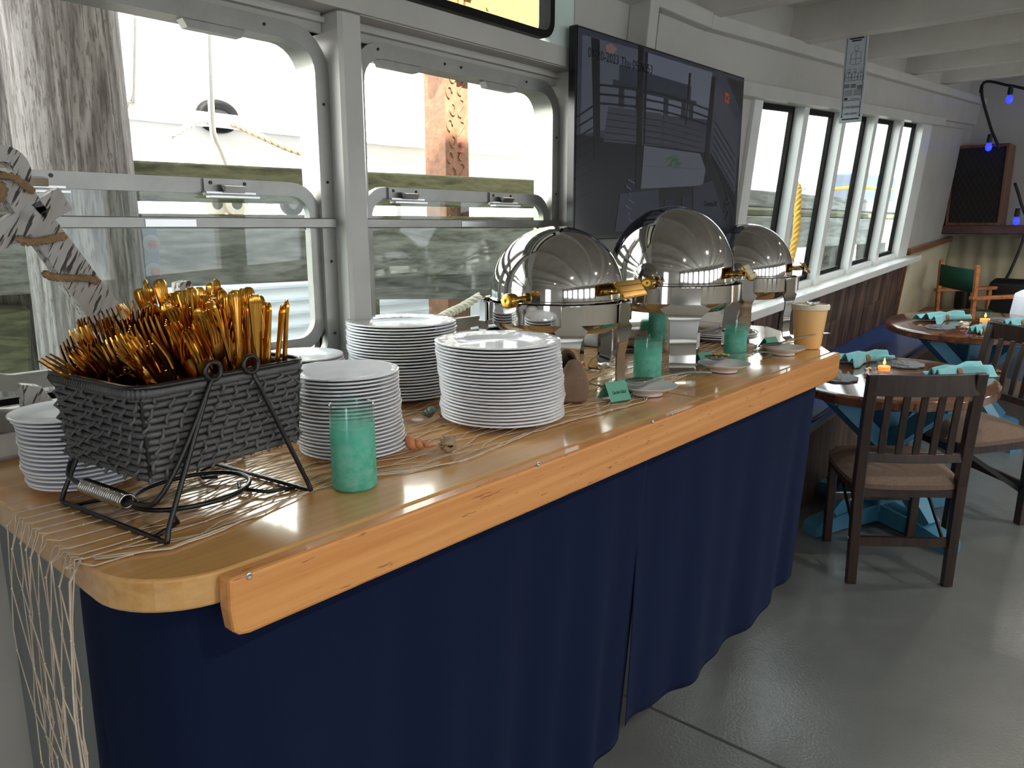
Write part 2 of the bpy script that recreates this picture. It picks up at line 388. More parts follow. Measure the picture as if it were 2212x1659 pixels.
    def sheet(s, grid, th=None):       # grid[i][j] of points; with a thickness it becomes a thin solid
        ni, nj = len(grid), len(grid[0]); G = [Vector(p) for row in grid for p in row]
        q = lambda i, j: i * nj + j
        fs = [(q(i, j), q(i + 1, j), q(i + 1, j + 1), q(i, j + 1)) for i in range(ni - 1) for j in range(nj - 1)]
        if th is None: return s.add(G, fs)
        nrm = [Vector((0, 0, 0)) for _ in G]
        for f in fs:
            n = (G[f[2]] - G[f[0]]).cross(G[f[3]] - G[f[1]])
            for i in f: nrm[i] += n
        B = [g - n.normalized() * th if n.length > 1e-12 else g for g, n in zip(G, nrm)]
        k = len(G); fs2 = [tuple(i + k for i in reversed(f)) for f in fs]
        bd = [q(i, 0) for i in range(ni)] + [q(ni - 1, j) for j in range(1, nj)] + [q(i, nj - 1) for i in range(ni - 2, -1, -1)] + [q(0, j) for j in range(nj - 2, 0, -1)]
        rim = [(bd[(a + 1) % len(bd)], bd[a], bd[a] + k, bd[(a + 1) % len(bd)] + k) for a in range(len(bd))]
        return s.add(G + B, fs + fs2 + rim)
    def ball(s, c, rx, ry=None, rz=None, n=12, m=8, M=None):
        ry = ry or rx; rz = rz or rx; vs = []; fs = []
        for i in range(m + 1):
            t = PI * i / m
            for k in range(n):
                a = 2 * PI * k / n; p = Vector((rx * math.sin(t) * math.cos(a), ry * math.sin(t) * math.sin(a), rz * math.cos(t)))
                vs.append((M @ p if M else p) + Vector(c))
        for i in range(m):
            for k in range(n): fs.append((i * n + k, (i + 1) * n + k, (i + 1) * n + (k + 1) % n, i * n + (k + 1) % n))
        return s.add(vs, fs)
    def xf(s, M): s.v = [tuple(M @ Vector(p)) for p in s.v]; return s
    def build(s, name, mat, parent=None, smooth=False, loc=None, bevel=0.0):
        me = bpy.data.meshes.new(name); me.from_pydata(s.v, [], s.f); me.validate(); me.update()
        if smooth:
            me.polygons.foreach_set('use_smooth', [True] * len(me.polygons))
            if smooth == 'auto':
                try: me.set_sharp_from_angle(angle=math.radians(38))
                except Exception: pass
        me.materials.append(MATS[mat])
        return link(me, name, parent, loc, bevel)
def link(me, name, parent=None, loc=None, bevel=0.0):
    o = bpy.data.objects.new(name, me); COL.objects.link(o)
    if parent is not None: o.parent = parent
    if loc is not None: o.location = loc
    if bevel > 0:
        md = o.modifiers.new('bevel', 'BEVEL'); md.width = bevel; md.segments = 2; md.limit_method = 'ANGLE'; md.angle_limit = math.radians(40)
    return o
def tag(o, label=None, cat=None, group=None, kind=None):
    if label: o['label'] = label
    if cat: o['category'] = cat
    if group: o['group'] = group
    if kind: o['kind'] = kind
    return o
def thing(name, label, cat, loc=(0, 0, 0), rz=0.0, group=None, tilt=0.0):
    o = bpy.data.objects.new(name, None); COL.objects.link(o); o.empty_display_size = 0.05
    o.matrix_world = Matrix.Translation(Vector(loc)) @ Matrix.Rotation(-tilt, 4, 'Y') @ Matrix.Rotation(rz, 4, 'Z')
    return tag(o, label, cat, group)
def struct(o): o['kind'] = 'structure'; return o
def clone(src, label=None, parent=None):
    c = src.copy(); COL.objects.link(c); c.parent = parent
    if label: c['label'] = label
    for ch in src.children: clone(ch, None, c)
    return c
def text(name, body, size, M, mat, parent=None, extrude=0.0002, align='LEFT', shear=0.0, sx=1.0):
    cu = bpy.data.curves.new(name, 'FONT'); cu.body = body; cu.size = size; cu.extrude = extrude; cu.align_x = align; cu.shear = shear; cu.resolution_u = 3
    t = bpy.data.objects.new(name, cu); COL.objects.link(t)
    bpy.context.view_layer.update()
    me = bpy.data.meshes.new_from_object(t.evaluated_get(bpy.context.evaluated_depsgraph_get()))
    bpy.data.objects.remove(t); bpy.data.curves.remove(cu)
    me.transform(M @ Matrix.Diagonal((sx, 1, 1, 1)))
    me.materials.clear(); me.materials.append(MATS[mat])
    return link(me, name, parent)
def rope(path, r, turns_per_m, strands=3, n=6, step=0.006):
    """laid rope: strands twisted about a smoothed path"""
    P = smooth_path(path, step); out = []
    d = 0.0; nr = None; L = len(P); rows = [[] for _ in range(strands)]
    for i in range(L):
        t = (P[min(i + 1, L - 1)] - P[max(i - 1, 0)]).normalized()
        nr = t.orthogonal().normalized() if nr is None else (nr - t * nr.dot(t)).normalized()
        bn = t.cross(nr)
        if i: d += (P[i] - P[i - 1]).length
        for k in range(strands):
            a = 2 * PI * (d * turns_per_m + k / strands); rows[k].append(P[i] + (nr * math.cos(a) + bn * math.sin(a)) * r * 0.5)
    mb = MB()
    for row in rows: mb.tube(row, r * 0.56, n)
    return mb
def smooth_path(pts, step=0.01):
    P = [Vector(p) for p in pts]; P = [P[0] * 2 - P[1]] + P + [P[-1] * 2 - P[-2]]; out = []
    for i in range(1, len(P) - 2):
        n = max(2, int((P[i + 1] - P[i]).length / step))
        for k in range(n):
            t = k / n; a, b, c, d = P[i - 1], P[i], P[i + 1], P[i + 2]
            out.append(0.5 * ((2 * b) + (c - a) * t + (2 * a - 5 * b + 4 * c - d) * t * t + (3 * b - a - 3 * c + d) * t ** 3))
    out.append(P[-2]); return out
def rrect(x0, x1, z0, z1, r, n=6):
    out = []
    for cx, cz, a in ((x1 - r, z0 + r, -PI / 2), (x1 - r, z1 - r, 0), (x0 + r, z1 - r, PI / 2), (x0 + r, z0 + r, PI)):
        for k in range(n + 1):
            t = a + PI / 2 * k / n; out.append((cx + r * math.cos(t), cz + r * math.sin(t)))
    return out
def frame_xz(x0, x1, z0, z1, w, r, y0, y1):
    """rounded picture-frame ring in an x-z plane"""
    o = rrect(x0, x1, z0, z1, r); i = rrect(x0 + w, x1 - w, z0 + w, z1 - w, max(r - w, 0.004)); n = len(o); vs = []
    for ring, y in ((o, y0), (i, y0), (i, y1), (o, y1)): vs += [(x, y, z) for x, z in ring]
    fs = []
    for k in range(4):
        for j in range(n): fs.append((k * n + j, k * n + (j + 1) % n, ((k + 1) % 4) * n + (j + 1) % n, ((k + 1) % 4) * n + j))
    m = MB(); m.add(vs, fs); return m

# ================================================================== THE SETTING
CT = 1.10                                     # counter top height
def Wp(x, zl, off=0.0): return Vector((x, 1.77 - 0.09 * (zl - 0.5) + off, zl + rise(x)))
def wbox(mb, x0, x1, z0, z1, o0, o1):
    """box lying on the leaning side wall: along x, up the wall, and away from it"""
    if x0 < 3.0 < x1 - 1e-6 and x1 - x0 > 0.4:
        wbox(mb, x0, 3.0, z0, z1, o0, o1); wbox(mb, 3.0, x1, z0, z1, o0, o1); return mb
    return mb.hexa([Wp(x0, z0, o0), Wp(x1, z0, o0), Wp(x1, z0, o1), Wp(x0, z0, o1), Wp(x0, z1, o0), Wp(x1, z1, o0), Wp(x1, z1, o1), Wp(x0, z1, o1)])
def slopebox(mb, x0, x1, y0, y1, z0, z1):
    if x0 < 3.0 < x1 - 1e-6:
        slopebox(mb, x0, 3.0, y0, y1, z0, z1); slopebox(mb, 3.0, x1, y0, y1, z0, z1); return mb
    a, b = rise(x0), rise(x1)
    return mb.hexa([(x0, y0, z0 + a), (x1, y0, z0 + b), (x1, y1, z0 + b), (x0, y1, z0 + a), (x0, y0, z1 + a), (x1, y0, z1 + b), (x1, y1, z1 + b), (x0, y1, z1 + a)])
XB, XS, YO = 8.62, -3.6, -4.6
floor = struct(slopebox(MB(), XS, XB, YO, 1.84, -0.12, 0.0).build('floor', 'stone_floor'))
a, b = pz(1478, 1562, 0.0), pz(1692, 1660, 0.0)
d = (b - a).normalized()
MB().tube([a - d * 0.8 + Vector((0, 0, -.002)), b + d * 2.2 + Vector((0, 0, -.002))], 0.006, 6).build('weld_seam', 'stone_floor', floor, smooth=True)
ceiling = struct(slopebox(MB(), XS, XB, YO, 1.75, 2.50, 2.62).build('ceiling', 'ceiling_paint'))
slopebox(MB(), XS, XB, YO - .3, 2.0, 2.62, 2.75).build('roof_deck', 'roof_outer', ceiling)
slopebox(MB(), XS, XB, 1.9, 2.0, 2.75, 4.3).build('shade_board', 'roof_outer', ceiling)  # unseen upright slab, added to shade the near quay
slopebox(MB(), XS, XB, YO, 1.0, 2.75, 6.0).build('shade_block', 'roof_outer', ceiling)  # unseen mass over the roof, added tall to block sky and sun
for i, x in enumerate((-2.9, -1.9, -0.95, 0.05, 1.03, 2.0, 2.99, 3.96, 4.92, 6.02, 7.06)):
    r_ = rise(x)
    o = MB().bbox(x, x + 0.075, YO, 1.62, (2.335, 2.335, 2.335, 2.335, 2.335, 2.335, 2.335, 2.335, 2.338, 2.358, 2.374)[i] + r_, 2.51 + r_, 0.006).build('beam' if i == 0 else 'beam', 'ceiling_paint')
    struct(o)
# opposite side of the saloon: a long row of windows, open stern doorway
m = MB(); slopebox(m, XS, XB, YO - .1, YO, -0.1, 1.0); slopebox(m, XS, XB, YO - .1, YO, 2.0, 2.62)
for k in range(12):
    x = XS + k * 1.1; m.box(x, x + 0.3, YO - .1, YO, 0.9 + rise(x), 2.2 + rise(x))
struct(m.build('wall_starboard', 'white_paint'))
m = MB(); m.box(XS - .1, XS, YO, -1.6, -.1, 2.62); m.box(XS - .1, XS, -1.6, -0.7, 2.05, 2.62); m.box(XS - .1, XS, -0.7, 1.6, -.1, 2.62)
struct(m.build('wall_stern', 'white_paint'))

# ---- port wall, after part with the two big windows
YP, YG = 1.45, 1.51
wl = MB()
wl.box(XS, 2.02, 1.50, 1.60, -0.1, 1.145)
wl.box(XS, 0.305, 1.50, 1.60, 1.145, 1.95)
wl.box(XS, 1.155, YP, 1.60, 1.968, 2.52); wl.box(1.155, 1.955, YP, 1.49, 1.968, 2.022); wl.box(1.155, 2.02, YP + .01, 1.60, 1.966, 1.978)
wl.box(1.155, 1.955, YP, 1.49, 2.30, 2.52)
wl.box(XS, 2.02, 1.525, 1.60, 1.925, 1.97)
wp_ = struct(wl.build('wall_port', 'white_paint'))
wl2 = MB().box(1.84, 1.955, YP + .004, 1.485, 2.022, 2.30).build('end_panel', 'pale_green_paint', wp_)
for (x0, x1) in ((0.235, 0.305), (1.092, 1.156), (1.952, 2.02)):
    MB().bbox(x0, x1, YP, 1.60, 1.09, 1.97, 0.008).build('window_post', 'white_trim', wp_, smooth='auto')
for (x0, x1) in ((0.31, 1.09), (1.16, 1.95)):
    MB().box(x0, x1, 1.515, 1.60, 1.925, 1.968).box(x0, x1, 1.500, 1.53, 1.945, 1.956).build('head_lining', 'white_paint', wp_)
    MB().bbox(x0 - .01, x1 + .004, 1.485, 1.60, 1.105, 1.148, 0.005).build('inner_sill', 'white_trim', wp_)
def big_window(n, x0, x1):
    f = struct(frame_xz(x0, x1, 1.145, 1.93, 0.036, 0.095, 1.498, 1.54).build('window_%d' % n, 'aluminium', smooth='auto'))
    frame_xz(x0 + .012, x1 - .012, 1.157, 1.918, 0.020, 0.085, 1.535, 1.575).build('outer_frame', 'aluminium', f, smooth='auto')
    frame_xz(x0 + .030, x1 - .030, 1.19, 1.51, 0.012, 0.035, 1.525, 1.545).build('gasket', 'rubber', f, smooth='auto')
    MB().box(x0 + .03, x1 - .03, 1.533, 1.537, 1.19, 1.51).build('pane', 'window_glass', f)
    sash = frame_xz(x0 + .026, x1 - .030, 1.215, 1.597, 0.030, 0.075, 1.512, 1.530).build('sliding_sash', 'aluminium', f, smooth='auto')
    MB().box(x0 + .05, x1 - .055, 1.520, 1.523, 1.505, 1.572).build('pane', 'window_glass', sash)
    bar = MB().bbox(x0 + .012, x1 - .006, 1.484, 1.513, 1.497, 1.519, 0.002).build('middle_rail', 'aluminium', f, smooth='auto')
    MB().box(x0 + .34, x0 + .44, 1.482, 1.4845, 1.500, 1.514).build('rail_plate', 'bright_aluminium', bar)
    for fx in (0.20, 0.67):
        cx = x0 + (x1 - x0) * fx
        lt = MB().box(cx - .052, cx + .052, 1.506, 1.513, 1.563, 1.596).build('latch_plate', 'aluminium', sash)
        MB().box(cx - .055, cx + .055, 1.492, 1.508, 1.566, 1.570).box(cx - .048, cx + .06, 1.486, 1.508, 1.558, 1.562).hexa([(cx - .018, 1.486, 1.568), (cx + .026, 1.486, 1.568), (cx + .026, 1.49, 1.568), (cx - .018, 1.49, 1.568), (cx - .020, 1.478, 1.581), (cx + .024, 1.478, 1.581), (cx + .024, 1.498, 1.585), (cx - .020, 1.498, 1.585)]).build('latch', 'bright_aluminium', lt)
        for sx in (-.038, .038):
            MB().lathe([(0, 0), (.004, 0), (.0035, .002), (0, .0025)], 8, M=Matrix.Translation((cx + sx, 1.506, 1.588)) @ Matrix.Rotation(PI / 2, 4, 'X')).build('screw', 'dark_screw', lt)
        MB().hexa([(cx - .06, 1.505, 1.879), (cx + .055, 1.505, 1.879), (cx + .055, 1.53, 1.879), (cx - .06, 1.53, 1.879), (cx - .07, 1.505, 1.896), (cx + .062, 1.505, 1.896), (cx + .062, 1.53, 1.896), (cx - .07, 1.53, 1.896)]).build('top_catch', 'aluminium', f)
    for sx, sz in ((.30, 1.913), (.36, 1.913), (.63, 1.913), (.08, 1.913)):
        MB().ball((x0 + sx, 1.497, sz), .0035, n=8, m=4).build('screw', 'dark_screw', f)
    for sz in (1.77, 1.60, 1.42, 1.25):
        MB().ball((x1 - .017, 1.497, sz), .0035, n=8, m=4).build('screw', 'dark_screw', f)
    return f
big_window(1, 0.306, 1.092)
big_window(2, 1.157, 1.95)
f = struct(frame_xz(1.15, 1.842, 2.026, 2.30, 0.020, 0.05, YP - .012, YP + .03).build('window_3', 'rubber', smooth='auto'))
MB().box(1.16, 1.835, YP + .008, YP + .012, 2.03, 2.295).build('pane', 'window_glass', f)

# ---- port wall, forward part: leaning wall with five narrow windows, planked below
wr = MB()
wbox(wr, 2.42, 8.62, -0.2, 0.985, 0.0, 0.06)
wbox(wr, 2.06, 8.62, 2.06, 2.62, 0.0, 0.05)
wbox(wr, 2.42, 3.70, 0.98, 2.07, 0.0, 0.06)
wbox(wr, 6.98, 8.62, 0.98, 2.07, 0.0, 0.06)
wr.box(1.955, 2.07, 1.45, 1.49, 1.97, 2.6); wr.box(2.04, 2.16, 1.50, 1.66, 1.97, 2.6); wr.box(2.0, 2.45, 1.50, 1.56, -.1, 2.065); wr.box(2.42, 2.45, 1.50, 1.82, -.1, 2.07)
wf = struct(wr.build('wall_port_forward', 'white_paint'))
PW, PP, PX0 = 0.548, 0.618, 3.71
for k in range(5):
    x0 = PX0 + PP * k
    mu = wbox(MB(), x0 + PW, x0 + PP if k < 4 else 6.99, 0.98, 2.07, -0.02, 0.052).build('mullion', 'white_trim_lit', wf)
    fr = MB()
    for (u0, u1, v0, v1) in ((x0, x0 + .022, 1.06, 2.06), (x0 + PW - .028, x0 + PW, 1.06, 2.06), (x0, x0 + PW, 1.06, 1.088), (x0, x0 + PW, 2.032, 2.06)):
        wbox(fr, u0, u1, v0, v1, 0.035, 0.06)
    g = struct(fr.build('window_%d' % (4 + k), 'rubber'))
    wbox(MB(), x0 + .018, x0 + PW - .02, 1.08, 2.04, 0.046, 0.052).build('pane', 'window_glass', g)
    wbox(MB(), x0, x0 + PW, 1.02, 1.062, 0.0, 0.055).build('bottom_bead', 'white_trim_lit', g)
wbox(MB(), 3.62, 3.715, 0.98, 2.07, -0.02, 0.052).build('mullion', 'white_trim_lit', wf)
struct(wbox(MB(), 3.05, 7.10, 0.972, 1.022, -0.115, 0.055).build('trim_1', 'white_trim_lit', bevel=0.006))
struct(wbox(MB(), 3.3, 7.16, 2.055, 2.115, -0.075, 0.0).build('trim_2', 'white_trim', bevel=0.006))
struct(wbox(MB(), 2.02, 8.58, 2.283, 2.345, -0.075, 0.02).build('trim_3', 'white_trim', bevel=0.008))
struct(wbox(MB(), 2.66, 8.58, 2.11, 2.29, -0.03, 0.0).build('trim_4', 'white_paint'))
struct(wbox(MB(), 2.50, 2.56, 1.9, 2.29, -0.09, 0.0).build('trim_5', 'white_trim', bevel=0.005))
struct(wbox(MB(), 2.02, 2.07, 1.9, 2.29, -0.12, 0.0).build('trim_6', 'white_trim', bevel=0.005))
xk = 2.25; rng = random.Random(3)
while xk < 6.98:
    w = rng.uniform(.085, .14); z0, z1 = 0.2, 0.972; off = rng.uniform(.004, .014)
    segs = [(z0, z1)] if rng.random() < .7 else [(z0, .72), (.723, z1)]
    for (s0, s1) in segs:
        o = wbox(MB(), 0, w - .003, s0, s1, -off, 0.0)
        o.v = [(x, y, z) for x, y, z in o.v]
        o = MB()
        wbox(o, xk, min(xk + w - .003, 7.0), s0, s1, -off - .012, 0.0)
        o.build('plank', 'plank_wood', wf)
    xk += w
wbox(MB(), 7.0, 7.05, 0.2, 1.0, -.03, 0.0).build('plank', 'rail_wood', wf)
# corrugated lining, rails and bow wall
def corr(name, P, Q, z0, z1, pitch, amp, parent, nrm):
    P = Vector(P); Q = Vector(Q); L = (Q - P).length; n = int(L / pitch * 6); rows = [[], []]
    for i in range(n + 1):
        t = i / n; p = P.lerp(Q, t); o = Vector(nrm) * amp * math.sin(2 * PI * t * L / pitch)
        for k, z in enumerate((z0, z1)):
            lean = -0.09 * (z - 0.5) if parent is wf else 0
            rows[k].append(p + o + Vector((0, lean, z + rise(p.x))))
    return MB().sheet(rows, 0.003).build(name, 'cream_corrugated', parent, smooth=True)
corr('corrugated_lining', (7.06, 1.748, 0), (8.55, 1.748, 0), 0.0, 1.03, 0.036, 0.006, wf, (0, -1, 0))
struct(wbox(MB(), 7.04, 8.5, 1.03, 1.075, -0.05, 0.0).build('trim_7', 'rail_wood', bevel=0.006))
bw = struct(MB().box(8.56, 8.66, YO, 1.85, 0.2, 3.05).build('wall_bow', 'white_paint'))
corr('corrugated_lining', (8.53, 1.72, 0), (8.53, -3.0, 0), 0.0, 1.08, 0.14, 0.008, bw, (-1, 0, 0))
o = MB(); o.bbox(8.20, 8.56, -2.5, 1.73, 1.432, 1.512, 0.006)
struct(o.build('trim_8', 'red_wood'))
for k in range(5): MB().ball((8.198, 1.6 - k * .12, 1.448), .006, n=8, m=4).build('stud', 'bright_aluminium', bpy.data.objects['trim_8'])

# ================================================================== OUTSIDE: quay, piling, neighbouring boat
struct(tag(MB().box(-30, 40, 1.9, 40, -0.75, -0.7).build('water', 'water'), kind='structure'))
def rail_along(name, p_l, p_r, z0, z1, y0, y1, mat, extend=(0, 0)):
    """timber running along the quay line between two x positions"""
    m = MB(); x0, x1 = p_l, p_r
    m.hexa([(x0, yd(x0) + y0, z0), (x1, yd(x1) + y0, z0), (x1, yd(x1) + y1, z0), (x0, yd(x0) + y1, z0), (x0, yd(x0) + y0, z1), (x1, yd(x1) + y0, z1), (x1, yd(x1) + y1, z1), (x0, yd(x0) + y1, z1)])
    return m.build(name, mat, bevel=0.01)
zt0, zt1 = quay(500, 437).z, quay(500, 356).z
zm0, zm1 = quay(500, 497).z, quay(500, 466).z
zl0, zl1 = quay(500, 614).z, quay(500, 494).z
tag(rail_along('quay_timber', -1.0, 4.1, zt0, zt1, 0.0, .10, 'mossy_timber'), 'mossy grey top timber of the quay rail, behind the big windows', 'timber')
tag(rail_along('quay_timber', -1.0, 4.1, zm0, zm1, 0.02, .10, 'mossy_timber'), 'thin mossy timber under the pale dock planks, behind the big windows', 'timber')
tag(rail_along('quay_timber', -1.0, 4.0, zl0, zl1, -0.03, .12, 'weathered_timber'), 'thick weathered lower timber of the quay with knots, behind the big windows', 'timber')
dk = thing('dock_deck', 'pale boards of the dock walkway beyond the timbers', 'dock')
for k in range(7):
    z = quay(500, 462).z; x0, x1 = -1.5, 4.1; m = MB(); a0, a1 = .10 + k * .15, .24 + k * .15
    m.hexa([(x0, yd(x0) + a0, z - .05), (x1, yd(x1) + a0, z - .05), (x1, yd(x1) + a1, z - .05), (x0, yd(x0) + a1, z - .05), (x0, yd(x0) + a0, z), (x1, yd(x1) + a0, z), (x1, yd(x1) + a1, z), (x0, yd(x0) + a1, z)])
    m.build('plank', 'dock_plank', dk)
# big round piling
c = py_(160, 300, 2.78); R0 = 0.172
prof = [(R0 * 1.10, -0.9), (R0 * 1.06, 0.6), (R0, 1.5), (R0 * .97, 2.6), (R0 * .95, 4.2), (0, 4.2)]
pile = MB().lathe(prof, 40); rng = random.Random(2)
pile.v = [(x * (1 + .02 * math.sin(5 * math.atan2(y, x) + 1) + .012 * math.sin(11 * math.atan2(y, x))), y * (1 + .02 * math.sin(5 * math.atan2(y, x) + 1)), z) for x, y, z in pile.v]
tag(pile.build('piling', 'weathered_pile', smooth=True, loc=(c.x, c.y, 0)), 'thick weathered grey wooden piling right outside the first window', 'piling')
c2 = py_(-45, 200, 3.6)
tag(MB().lathe([(.15, -.9), (.14, 4), (0, 4)], 24).build('piling', 'weathered_pile', smooth=True, loc=(c2.x, c2.y, 0)), 'brown wooden piling at the left edge, half hidden behind the thick one', 'piling')
# steel bracket with two bolts
br = thing('bracket', 'grey steel bracket plate with two rusty bolts beside the piling', 'bracket')
a, b = quay(287, 492, -.06), quay(352, 622, -.06)
MB().hexa([(a.x, a.y, b.z), (b.x, b.y, b.z), (b.x, b.y + .02, b.z), (a.x, a.y + .02, b.z), (a.x, a.y, a.z), (b.x, b.y, a.z), (b.x, b.y + .02, a.z), (a.x, a.y + .02, a.z)]).build('plate', 'steel_plate', br, bevel=.004)
for p in ((326, 527), (331, 587)):
    q = quay(*p, -.07); M = Matrix.Translation(q) @ Matrix.Rotation(PI / 2, 4, 'X')
    w = MB().lathe([(0, 0), (.034, 0), (.034, .008), (.026, .012), (0, .012)], 24, M=M).build('washer', 'bolt_grey', br, smooth='auto')
    MB().lathe([(0, .01), (.017, .01), (.016, .03), (0, .034)], 6, M=M).build('bolt', 'rust', w)
# low members left and right under the quay
for (x0, y0, x1, y1, w, h, mat, lab) in (((0, 500, 110, 600, .3, .06, 'weathered_timber', 'short grey timber behind the piling at the window edge')), (-40, 660, 60, 830, .3, .25, 'mossy_timber', 'green mossy timber end below the anchor outside')):
    p = quay(x0, (y0 + y1) / 2, .25); q = quay(x1, (y0 + y1) / 2, .25); hz = abs(quay(x0, y0, .25).z - quay(x0, y1, .25).z)
    tag(MB().obox(p, q, .2, hz).build('quay_timber', mat, bevel=.01), lab, 'timber')
p0, p1 = quay(305, 625, .3), quay(330, 800, .3)
tag(MB().box(p0.x, p0.x + .06, p0.y, p0.y + .06, -.7, p0.z).build('quay_post', 'new_timber'), 'fresh tan wooden post under the quay behind the cutlery', 'post')
p0 = quay(296, 690, .28)
tag(MB().obox(p0, p0 + Vector((.35, -.06, 0)), .05, .05).build('quay_post', 'weathered_timber'), 'thin grey crosspiece on the tan post under the quay', 'timber')
# slanting brace under the timber behind the second window
a, b = quay(800, 600, .2), quay(1100, 612, .2)
tag(MB().obox(a + Vector((-.3, 0, -.0)), b, .10, .17).build('quay_timber', 'weathered_timber', bevel=.01), 'brown underbeam of the quay, behind the second window', 'timber')
a, b = quay(795, 600, .12), quay(845, 600, .12)
tag(MB().box(a.x, b.x - .06, a.y, a.y + .16, -.7, a.z).build('quay_post', 'mossy_timber'), 'dark mossy post under the quay beside the white window post', 'post')
# mooring rope
pts = [quay(1035, 640, -.35), quay(1000, 662, -.4), quay(960, 682, -.5), quay(915, 712, -.6), quay(880, 740, -.6)]
mr_ = thing('mooring_rope', 'pale three-strand mooring rope with dark patches behind the plates', 'rope')
rope(pts, .02, 9).build('rope', 'grey_rope', mr_, smooth=True)
# neighbouring white boat
bt = thing('white_boat', 'large white neighbouring boat beyond the dock', 'boat', (0, 0, 0))
YB = 5.4
MB().box(-9, 24, YB, YB + 3, -.8, 2.25).build('hull', 'boat_white', bt)
MB().hexa([(-9, YB + .5, 2.2), (24, YB + .5, 2.2), (24, YB + 3, 2.2), (-9, YB + 3, 2.2), (-9, YB + .9, 5.2), (24, YB + .9, 5.2), (24, YB + 3, 5.2), (-9, YB + 3, 5.2)]).build('cabin', 'boat_white', bt)
MB().hexa([(-9, YB - .12, 2.2), (24, YB - .12, 2.2), (24, YB + .1, 2.2), (-9, YB + .1, 2.2), (-9, YB - .12, 2.29), (24, YB - .12, 2.29), (24, YB + .1, 2.29), (-9, YB + .1, 2.29)]).build('rub_rail', 'boat_offwhite', bt)
zc = py_(400, 75, YB).z
for k in range(6):
    z = 1.92 - k * .062; MB().box(-2, 1.6, YB - .025, YB, z, z + .018).build('louvre', 'boat_offwhite', bt)
for k in range(9):
    z = 1.02 - k * .11; MB().box(-2, 5, YB - .03, YB, z, z + .02).build('siding', 'boat_offwhite', bt)
q = py_(467, 252, YB); M = Matrix.Translation(q + Vector((0, -.02, 0))) @ Matrix.Rotation(PI / 2, 4, 'X')
ring = [M @ Vector((.105 * math.cos(t) * 1.25, .085 * math.sin(t), 0)) for t in [2 * PI * k / 28 for k in range(28)]]
MB().tube(ring, .035, 10, closed=True).build('fairlead', 'rubber', bt, smooth=True)
MB().lathe([(0, .01), (.11, .01)], 24, M=M).build('fairlead_hole', 'black_plastic', bt)
r1 = [q + Vector((.02, -.06, -.02)), py_(560, 293, YB - .3), py_(620, 320, YB - .4), py_(690, 345, YB - .5)]
tag(rope(r1, .022, 7, step=.02).build('mooring_rope', 'jute', smooth=True), 'worn brown mooring line running from the black fairlead to the right', 'rope')
r2 = [q + Vector((-.03, -.06, -.02)), py_(425, 265, YB - .2), py_(370, 293, YB - .3)]
tag(rope(r2, .022, 7, step=.02).build('mooring_rope', 'grey_rope', smooth=True), 'pale mooring line running from the black fairlead to the left', 'rope')
pth = [py_(451, 60, 4.0), py_(455, 190, 4.0), py_(460, 285, 4.0), py_(474, 322, 4.0), py_(487, 356, 4.0), py_(500, 400, 4.0), py_(503, 460, 4.0)]
tag(MB().tube(smooth_path(pth, .05), .017, 8).build('steel_rod', 'bright_aluminium', smooth=True), 'bent silver rod standing before the black fairlead', 'rod')
pth = [py_(292, 20, 4.0), py_(288, 205, 4.0), py_(283, 222, 4.0), py_(268, 244, 4.0), py_(262, 460, 4.0)]
tag(MB().tube(smooth_path(pth, .05), .012, 8).build('steel_rod', 'bright_aluminium', smooth=True), 'thin silver rod beside the thick piling', 'rod')
# cart wheels on the dock
for k, (px, mt) in enumerate(((466, 'shell_white'), (508, 'shell_white'), (630, 'black_plastic'))):
    q = quay(px, 440, .75); M = Matrix.Translation(q) @ Matrix.Rotation(PI / 2, 4, 'X')
    w = thing('cart_wheel', ('left small cart wheel on the dock', 'middle small cart wheel on the dock', 'black small cart wheel on the dock')[k], 'wheel')
    MB().lathe([(.03, -.02), (.062, -.02), (.066, 0), (.062, .02), (.03, .02), (.03, -.02)], 20, M=M).build('tyre', mt, w, smooth='auto')
    MB().lathe([(0, -.012), (.03, -.015), (.03, .015), (0, .012)], 16, M=M).build('hub', 'bolt_grey', w, smooth='auto')
# carved gate: post and lintel
gt = thing('carved_post', 'carved brown wooden post with a rusty bolt, beyond the second window', 'post')
YC = 4.6
pa, pb = py_(956, 380, YC), py_(1012, 150, YC); xm = py_(980, 300, YC).x
MB().box(pa.x, xm, YC - .04, YC + .2, -.5, 3.2).build('side_board', 'carved_brown', gt)
MB().box(xm + .008, py_(1012, 300, YC).x, YC, YC + .2, -.5, 3.2).build('main_board', 'carved_brown', gt)
for k in range(14):
    z = 1.55 + k * .125; x = (pa.x + xm) / 2 + (.018 if k % 2 else -.018)
    MB().tube([(x + .03 * math.cos(t), YC - .042, z + .045 * math.sin(t)) for t in [PI * 1.5 * j / 10 + (PI if k % 2 else 0) for j in range(11)]], .009, 6).build('scroll', 'carved_brown', gt, smooth=True)
for k in range(10):
    z = 1.6 + k * .17; x = (xm + py_(1012, 300, YC).x) / 2
    MB().tube([(x + .035 * math.sin(t * 2), YC - .002, z + .07 * math.cos(t)) for t in [PI * j / 8 for j in range(9)]], .008, 6).build('scroll', 'carved_brown', gt, smooth=True)
q = py_(990, 313, YC); MB().box(q.x - .05, q.x + .05, YC - .02, YC, q.z - .06, q.z + .06).build('bolt_plate', 'rust', gt)
MB().ball((q.x, YC - .03, q.z), .022, n=8, m=6).build('bolt', 'rust', gt)
gp = thing('carved_relief', 'golden carved relief panel with scrolls seen through the top window', 'panel')
a, b = py_(958, 60, YC - .1), py_(1230, 60, YC - .1)
MB().box(a.x, b.x + .3, YC - .1, YC - .04, 2.72, 3.75).build('board', 'carved_gold', gp)
for k in range(16):
    x = a.x + .22; z = 2.76 + k * .055; MB().box(x, x + .08, YC - .125, YC - .1, z, z + .028).build('dentil', 'carved_gold', gp)
